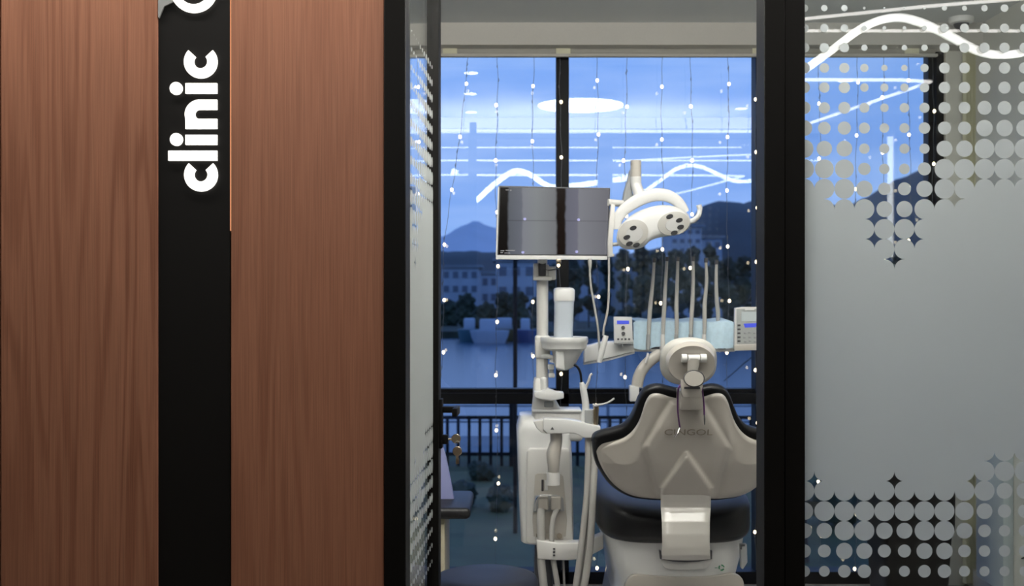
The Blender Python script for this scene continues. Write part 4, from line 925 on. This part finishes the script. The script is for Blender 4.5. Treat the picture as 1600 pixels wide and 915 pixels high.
for (x, y) in ((1164, 520), (1170.7, 519), (1179, 520), (1163, 527), (1171.5, 526.5), (1180, 527), (1164.5, 533.5), (1172, 532.5), (1180, 533.5)):
    b.pbox(x-1.8, y-1.6, x+2.2, y+1.4, zp_-.0038, .004, .0006)
b.build('keypad', M['grey'], cp)

# ------------------------------------------------------------------ stool, counter, board at the left
st = thing('stool', 'round dark padded stool at the lower edge left of the unit', 'stool', (-.088, 3.93, 0))
c = Vector((-.088, 3.93, 0))
B().lathe([(.13, .395), (.165, .40), (.176, .42), (.178, .445), (.170, .464), (.145, .472), (.05, .474), (.0, .474)], c, 56).build('seat', mat('navy_black_vinyl', (.012, .015, .026), .5, 0, .3, bump=.05), st, ang=70)
B().lathe([(.12, .375), (.14, .396)], c, 40).build('seat_plate', M['dgrey'], st)
B().lathe([(.028, .10), (.028, .22), (.020, .22), (.020, .38)], c, 20).build('gas_lift', M['chrome'], st)
for k in range(5):
    a = rad(72*k+20); e_ = c+Vector((.20*math.cos(a), .20*math.sin(a), .065))
    B().tube([c+Vector((0, 0, .10)), e_], [.02, .012], 10).build('leg', M['dgrey'], st)
    B().tube([e_+Vector((-.010*math.sin(a), .010*math.cos(a), -.038)), e_+Vector((.010*math.sin(a), -.010*math.cos(a), -.038))], .026, 16).build('caster', M['signblack'], st)
zk = 4.55
ck = thing('side_counter', 'dark counter with rounded front edge and pale cupboard beneath, behind the open door', 'counter', P(640, 850, zk))
b = B(); a0 = P(500, 812, zk); a1 = P(735, 793.5, zk); b.box((a0.x, zk, a0.z), (a1.x, zk+.42, a1.z), .020, 4); b.build('worktop', M['leather'], ck)
a1 = P(694, 812, zk); b = B(); b.box((a0.x, zk+.03, .08), (a1.x, zk+.40, a0.z+.002), .003); cb = b.build('cupboard', mat('beige_cupboard', (.40, .36, .26), .6, bump=.02), ck)
b = B(); b.box((a0.x+.01, zk+.05, .0), (a1.x-.01, zk+.38, .08)); b.build('plinth', M['dgrey'], ck)
b = B(); b.box((a1.x-.03, zk+.018, .45), (a1.x-.02, zk+.03, .58), .003); b.build('door_pull', M['chrome'], cb)
b = B(); b.pprism([(640, 640), (690, 690), (697, 715), (704, 750), (712, 793), (640, 793)], zk+.20, .03, .004, 2)
tag(b.build('splash_board', M['lilac']), 'pale lilac board with a sloping edge standing on the dark counter', 'board')

# ------------------------------------------------------------------ planter behind frosted glass
zq = 5.15
pl = thing('potted_plant', 'green leafed plant in a tall tapered black planter behind the dotted glass', 'potted plant', P(1432, 900, zq))
xc = px(1433-800, zq); ht = bz(735, zq)
b = B(); b.loft([(.0, xc, zq+.12, .135, .135, 9), (.02, xc, zq+.12, .138, .138, 9), (.36, xc, zq+.12, .158, .15, 9), (.37, xc+.003, zq+.12, .166, .155, 9), (ht, xc, zq+.12, .172, .16, 9), (ht, xc, zq+.12, .155, .145, 9), (ht-.04, xc, zq+.12, .15, .14, 9)], 48); b.build('pot', M['signblack'], pl, ang=40)
b = B(); b.loft([(ht-.06, xc, zq+.12, .15, .14, 9), (ht-.03, xc, zq+.12, .15, .14, 9)], 32); b.build('soil', M['soil'], pl)
rnd = random.Random(3); bs = B(); bl = B()
for k in range(9):
    a = rnd.uniform(0, 6.28); tilt = rnd.uniform(.05, .25); H = rnd.uniform(.5, 1.0)
    if k == 0: a, tilt, H = 3.6, .19, 1.03
    p0 = Vector((xc+.05*math.cos(a), zq+.12+.05*math.sin(a), ht-.03)); tip = p0+Vector((tilt*math.cos(a), tilt*math.sin(a)*.7, H)); 
    mid = (p0+tip)/2+Vector((-.04*math.cos(a), 0, .03)); bs.tube([p0, mid, tip], .006, 8, 6)
    for j in range(6):
        tt = .45+.11*j; q = p0.lerp(tip, tt); d = Vector((math.cos(a+j*2.4), .6*math.sin(a+j*2.4), .35)).normalized(); L = .15; sd = d.cross(Vector((0, 0, 1))).normalized()
        bl.grid(4, 8, lambda u, v: q+d*(L*v)+sd*((u-.5)*.07*math.sin(math.pi*min(1, v*.95+.03)))+Vector((0, 0, -.06*v*v+.012*abs(2*u-1))))
bs.build('stems', M['bark'], pl); tag(bl.build('leaves', M['plant'], pl), None)
# decal of black branches on the right wall and a pale cabinet beside
b = B(); X = 2.247
for pts in ([(4.55, .55), (4.8, .60), (4.98, .52), (5.06, .50)], [(4.7, .30), (4.85, .36), (4.97, .30), (5.08, .26)], [(4.6, .80), (4.83, .86), (4.95, .78)], [(4.5, -.02+.1), (4.75, .22), (4.9, .42), (4.96, .70)]):
    b.tube([(X, y, h) for y, h in pts], [.012, .008, .003], 6, 6, True)
tag(b.build('wall_decal', M['signblack']), 'thin black branch decoration on the right wall', 'wall decoration')
b = B(); b.box((2.20, 5.16, .09), (2.248, 5.46, 1.05), .004); ob = b.build('wall_duct', mat('pale_blue_grey_panel', (.40, .45, .46), .5, bump=.02)); tag(ob, 'pale blue grey box casing fixed low on the right wall', 'casing')

# ------------------------------------------------------------------ outside
G = -1.60; WLV = -2.5
wallbox('ground_lawn', (-40, 5.9, G-1.5), (60, 24, G), M['grass'], 'dark green lawn outside', 'lawn')
wallbox('ground_river', (-260, 24, WLV-.3), (320, 100, WLV), M['water'], 'blue river beyond the garden', 'river')
wallbox('ground_bank', (-500, 100, WLV-2), (600, 700, WLV+.6), M['tree'], 'far river bank', 'river bank')
wallbox('ground_quay', (-60, 21.5, G-1.5), (80, 24.2, G+.03), M['concrete'], 'pale quay path behind the fence', 'path')
b = B()
b.grid(20, 4, lambda u, v: Vector((lerp(-1.6, .6, v)+.7*math.sin(u*4)-u*.6, lerp(9, 19.5, u), G+.012)))
struct(b.build('ground_path', M['path']), 'pale winding garden path on the lawn', 'path')
def blob(b, c, r, seed, n=14, sq=1.0):
    rr = random.Random(seed); c = Vector(c); ph = [rr.uniform(0, 6.28) for _ in range(6)]
    def fn(v):
        d = v.normalized() if v.length else v
        k = 1+.22*math.sin(d.x*5+ph[0])*math.sin(d.z*5+ph[1])+.14*math.sin(d.x*11+ph[2]+d.y*7)*math.sin(d.z*12+ph[3])
        return v*k
    b.pillow(c, (r, r, r*sq), 1, 1, 22, 12, None, fn)
def bush(x, y, z, rpx, seed, lab):
    c = P(x, y, z); r = px(rpx, z); b = B(); c.z = G+r*.8
    for k in range(4): blob(b, c+Vector((random.Random(seed+k).uniform(-.5, .5)*r, random.Random(seed+k+9).uniform(-.4, .4)*r, random.Random(seed+k+5).uniform(-.2, .3)*r)), r*.75, seed+k)
    tag(b.build('bush', M['tree']), lab, 'bush', 'bushes on the lawn')
bush(752, 690, 18.6, 18, 1, 'rounded dark bush against the fence left of the lamp post')
bush(716, 770, 16.2, 26, 5, 'dark low bush on the lawn near the keys')
bush(782, 765, 16.0, 24, 9, 'dark low bush on the lawn between the post and the unit')
bush(1120, 800, 15.5, 30, 13, 'dark bush on the lawn behind the chair')
bush(1300, 820, 15.0, 40, 17, 'wide dark bush behind the dotted glass')
# fence
fz = 20.2
fe = thing('fence', 'dark picket fence along the river side of the lawn', 'fence', (0, fz, G))
f1 = B()
for h in (.18, .82): f1.box((-16, fz-.02, G+h), (30, fz+.02, G+h+.06))
f1.build('rail', M['frame'], fe)
f2 = B(); x = -8
while x < 16: f2.box((x, fz-.015, G), (x+.055, fz+.015, G+.86)); x += .19
ps = f2.build('pickets', M['frame'], fe, smooth=False)
for x in (-7.5, -5, -2.5, 0, 2.5, 5, 7.5, 10, 12.5):
    B().box((x-.05, fz-.05, G), (x+.05, fz+.05, G+1.12)).build('post', M['frame'], fe)
# quay railing
qz = 24.0; rl = thing('railing', 'pale metal railing at the river edge', 'railing', (0, qz, G))
r1 = B()
for h in (.35, .68, 1.0): r1.tube([(-20, qz, G+h), (34, qz, G+h)], .022, 8)
r1.build('rail', M['concrete'], rl)
x = -14
while x < 24: B().box((x-.03, qz-.03, G), (x+.03, qz+.03, G+1.05)).build('post', M['concrete'], rl); x += 2.0
# lamp posts
def post(x, z, ytop, w_, lab):
    c = P(x, 500, z); t = thing('lamp_post', lab, 'lamp post', (c.x, z, G)); hh = bz(ytop, z)
    B().tube([(c.x, z, G), (c.x, z, hh)], px(w_/2, z), 10).build('pole', M['frame'] if z > 14 else M['concrete'], t)
    B().tube([(c.x, z, hh), (c.x+.1, z, hh+.12), (c.x+.5, z, hh+.16)], .04, 8, 5).build('arm', M['frame'], t)
    B().pillow((c.x+.6, z, hh+.15), (.22, .09, .05), .6, .6, 16, 8).build('lantern', M['frame'], t)
post(805, 14.5, 405, 7, 'slim lamp post standing on the lawn left of the unit')
#post(1060, 22.5, 370, 5, 'slim lamp post seen under the operating light')
# far bank trees
def tree(x, z, ybase, ytop, wpx, seed, lab):
    base = WLV+.6; hh = bz(ytop, z); r = px(wpx/2, z); c = Vector((px(x-800, z), z, base))
    t = thing('tree', lab, 'tree', c, 'trees on the far bank')
    B().tube([c, c+Vector((0, 0, (hh-base)*.6))], r*.10, 7).build('trunk', M['bark'], t)
    b = B(); rr = random.Random(seed)
    for k in range(8):
        v = Vector((rr.uniform(-.5, .5)*r, rr.uniform(-.3, .3)*r, lerp(base+(hh-base)*.12, hh-r*.5, (k+rr.random())/8)-base)); blob(b, c+v, r*rr.uniform(.45, .7), seed*7+k)
    blob(b, c+Vector((0, 0, (hh-base)-r*.5)), r*.6, seed+77); b.build('crown', M['tree'], t)
side = ['left', 'middle', 'right']
rr = random.Random(11); xs = list(range(650, 1480, 27)); kinds = ['tall rounded', 'low broad', 'ragged', 'narrow', 'leaning', 'dense']
for i, x in enumerate(xs):
    zt2 = 104+7*(i % 3); yt = interp([(650, 470), (835, 470), (860, 400), (1000, 400), (1100, 385), (1200, 395), (1400, 405)], x)+rr.uniform(-16, 16)
    tree(x, zt2, 530, yt, rr.uniform(30, 46), 100+i, '%s dusky tree on the far bank, %s from the left in the row' % (kinds[i % 6], ['one','two','three','four','five','six','seven','eight','nine','ten','eleven','twelve','thirteen','fourteen','fifteen','sixteen','seventeen','eighteen','nineteen','twenty','twenty-one','twenty-two','twenty-three','twenty-four','twenty-five','twenty-six','twenty-seven','twenty-eight','twenty-nine','thirty','thirty-one'][i]))
# houses across the river
def house(x0, x1, ytop, ybot, z, lab, rows=2, cols=4, m=None):
    t = thing('building', lab, 'building', P((x0+x1)/2, ybot, z)); a = P(x0, ybot, z); c = P(x1, ytop, z)
    B().box((a.x, z, WLV+.6), (c.x, z+9, c.z)).build('wall', m or M['house'], t, smooth=False)
    B().box((a.x-.4, z-.4, c.z), (c.x+.4, z+9.4, c.z+.35)).build('roof', M['concrete'], t, smooth=False)
    for r in range(rows):
        for k in range(cols):
            xx = lerp(a.x, c.x, (k+.5)/cols); w_ = (c.x-a.x)/cols*.28; h0 = lerp(c.z, a.z, (r+.28)/rows); h1 = lerp(c.z, a.z, (r+.72)/rows)
            B().box((xx-w_, z-.08, h1), (xx+w_, z+.02, h0)).build('window', M['pane_far'], t, smooth=False)
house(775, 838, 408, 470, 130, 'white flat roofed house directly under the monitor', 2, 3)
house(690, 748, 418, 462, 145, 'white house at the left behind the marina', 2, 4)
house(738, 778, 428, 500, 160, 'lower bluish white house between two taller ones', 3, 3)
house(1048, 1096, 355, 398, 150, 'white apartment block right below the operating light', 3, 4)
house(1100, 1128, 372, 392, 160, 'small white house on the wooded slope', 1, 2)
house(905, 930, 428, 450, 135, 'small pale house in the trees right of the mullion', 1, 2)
# marina boats
def boat(x, y, z, w_, m, lab):
    c = P(x, y, z); c.z = WLV; L = px(w_/2, z); t = thing('boat', lab, 'boat', c, 'boats moored along the far bank')
    b = B(); b.loft([(c.z-.1, c.x, c.y, L*.75, .7, 2.6), (c.z+.5, c.x, c.y, L*.92, 1.0, 2.6), (c.z+1.0, c.x, c.y, L, 1.1, 2.6)], 28); b.build('hull', m, t)
    B().box((c.x-L*.5, c.y-.7, c.z+.95), (c.x+L*.35, c.y+.7, c.z+1.9), .12).build('cabin', M['house'], t)
yl = mat('ochre_hull', (.16, .13, .05), .5); tl = mat('teal_hull', (.06, .14, .17), .5); bl_ = mat('blue_hull', (.04, .08, .20), .5)
boat(765, 525, 90, 62, M['house'], 'long white boat moored under the white houses')
boat(790, 515, 94, 56, yl, 'boat with an ochre hull behind the long white one')
boat(822, 520, 92, 34, bl_, 'small blue boat beside the unit pole')
boat(735, 520, 93, 40, tl, 'teal boat at the left end of the mooring')
# wooded hill and distant mountain
def ridge(name, z, dep, prof, m, lab, seed, amp):
    b = B(); rr = random.Random(seed); n = 120; x0, x1 = prof[0][0], prof[-1][0]; ph = [rr.uniform(0, 6.28) for _ in range(5)]
    def top_(u): 
        x = lerp(x0, x1, u); y = interp(prof, x)+amp*(math.sin(u*47+ph[0])*.5+math.sin(u*101+ph[1])*.35+math.sin(u*233+ph[2])*.25)
        return P(x, y, z)
    def fn(u, v):
        p = top_(u); k = math.sin(v*math.pi/2); base = WLV-1
        return Vector((p.x, z-dep*(1-v), lerp(base, p.z, k)))
    b.grid(n, 14, fn); b.grid(n, 4, lambda u, v: Vector((top_(u).x, z+dep*v, lerp(top_(u).z, WLV-1, v)))); struct(b.build(name, m, ang=60), lab, 'hill')
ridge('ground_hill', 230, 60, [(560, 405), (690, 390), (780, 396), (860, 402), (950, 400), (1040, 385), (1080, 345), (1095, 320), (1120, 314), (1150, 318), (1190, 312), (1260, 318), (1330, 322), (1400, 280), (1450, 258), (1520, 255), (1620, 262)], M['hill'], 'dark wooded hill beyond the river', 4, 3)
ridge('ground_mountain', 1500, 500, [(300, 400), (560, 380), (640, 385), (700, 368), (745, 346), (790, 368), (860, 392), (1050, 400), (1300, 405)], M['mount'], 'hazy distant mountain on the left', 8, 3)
# bare drooping branches at the right
t = thing('bare_tree', 'bare drooping tree on the lawn at the right of the doorway view', 'tree', (px(420, 13), 13, G))
c0 = Vector((px(455, 13), 13, G)); tk = B(); tk.tube([c0, c0+Vector((-.05, 0, 1.4)), c0+Vector((.05, 0, 2.6)), c0+Vector((-.1, 0, 3.3))], [.07, .05, .03], 8, 6); tk.build('trunk', M['bark'], t)
br = B(); rr = random.Random(5)
for k in range(14):
    h = rr.uniform(1.9, 3.2); s = -1 if k % 3 else 1; L = rr.uniform(.4, .9)
    p0 = c0+Vector((0, 0, h)); br.tube([p0, p0+Vector((s*L*.5, rr.uniform(-.2, .2), .10)), p0+Vector((s*L, rr.uniform(-.3, .3), -.25))], [.014, .008, .004], 6, 6)
br.build('branches', M['bark'], t)
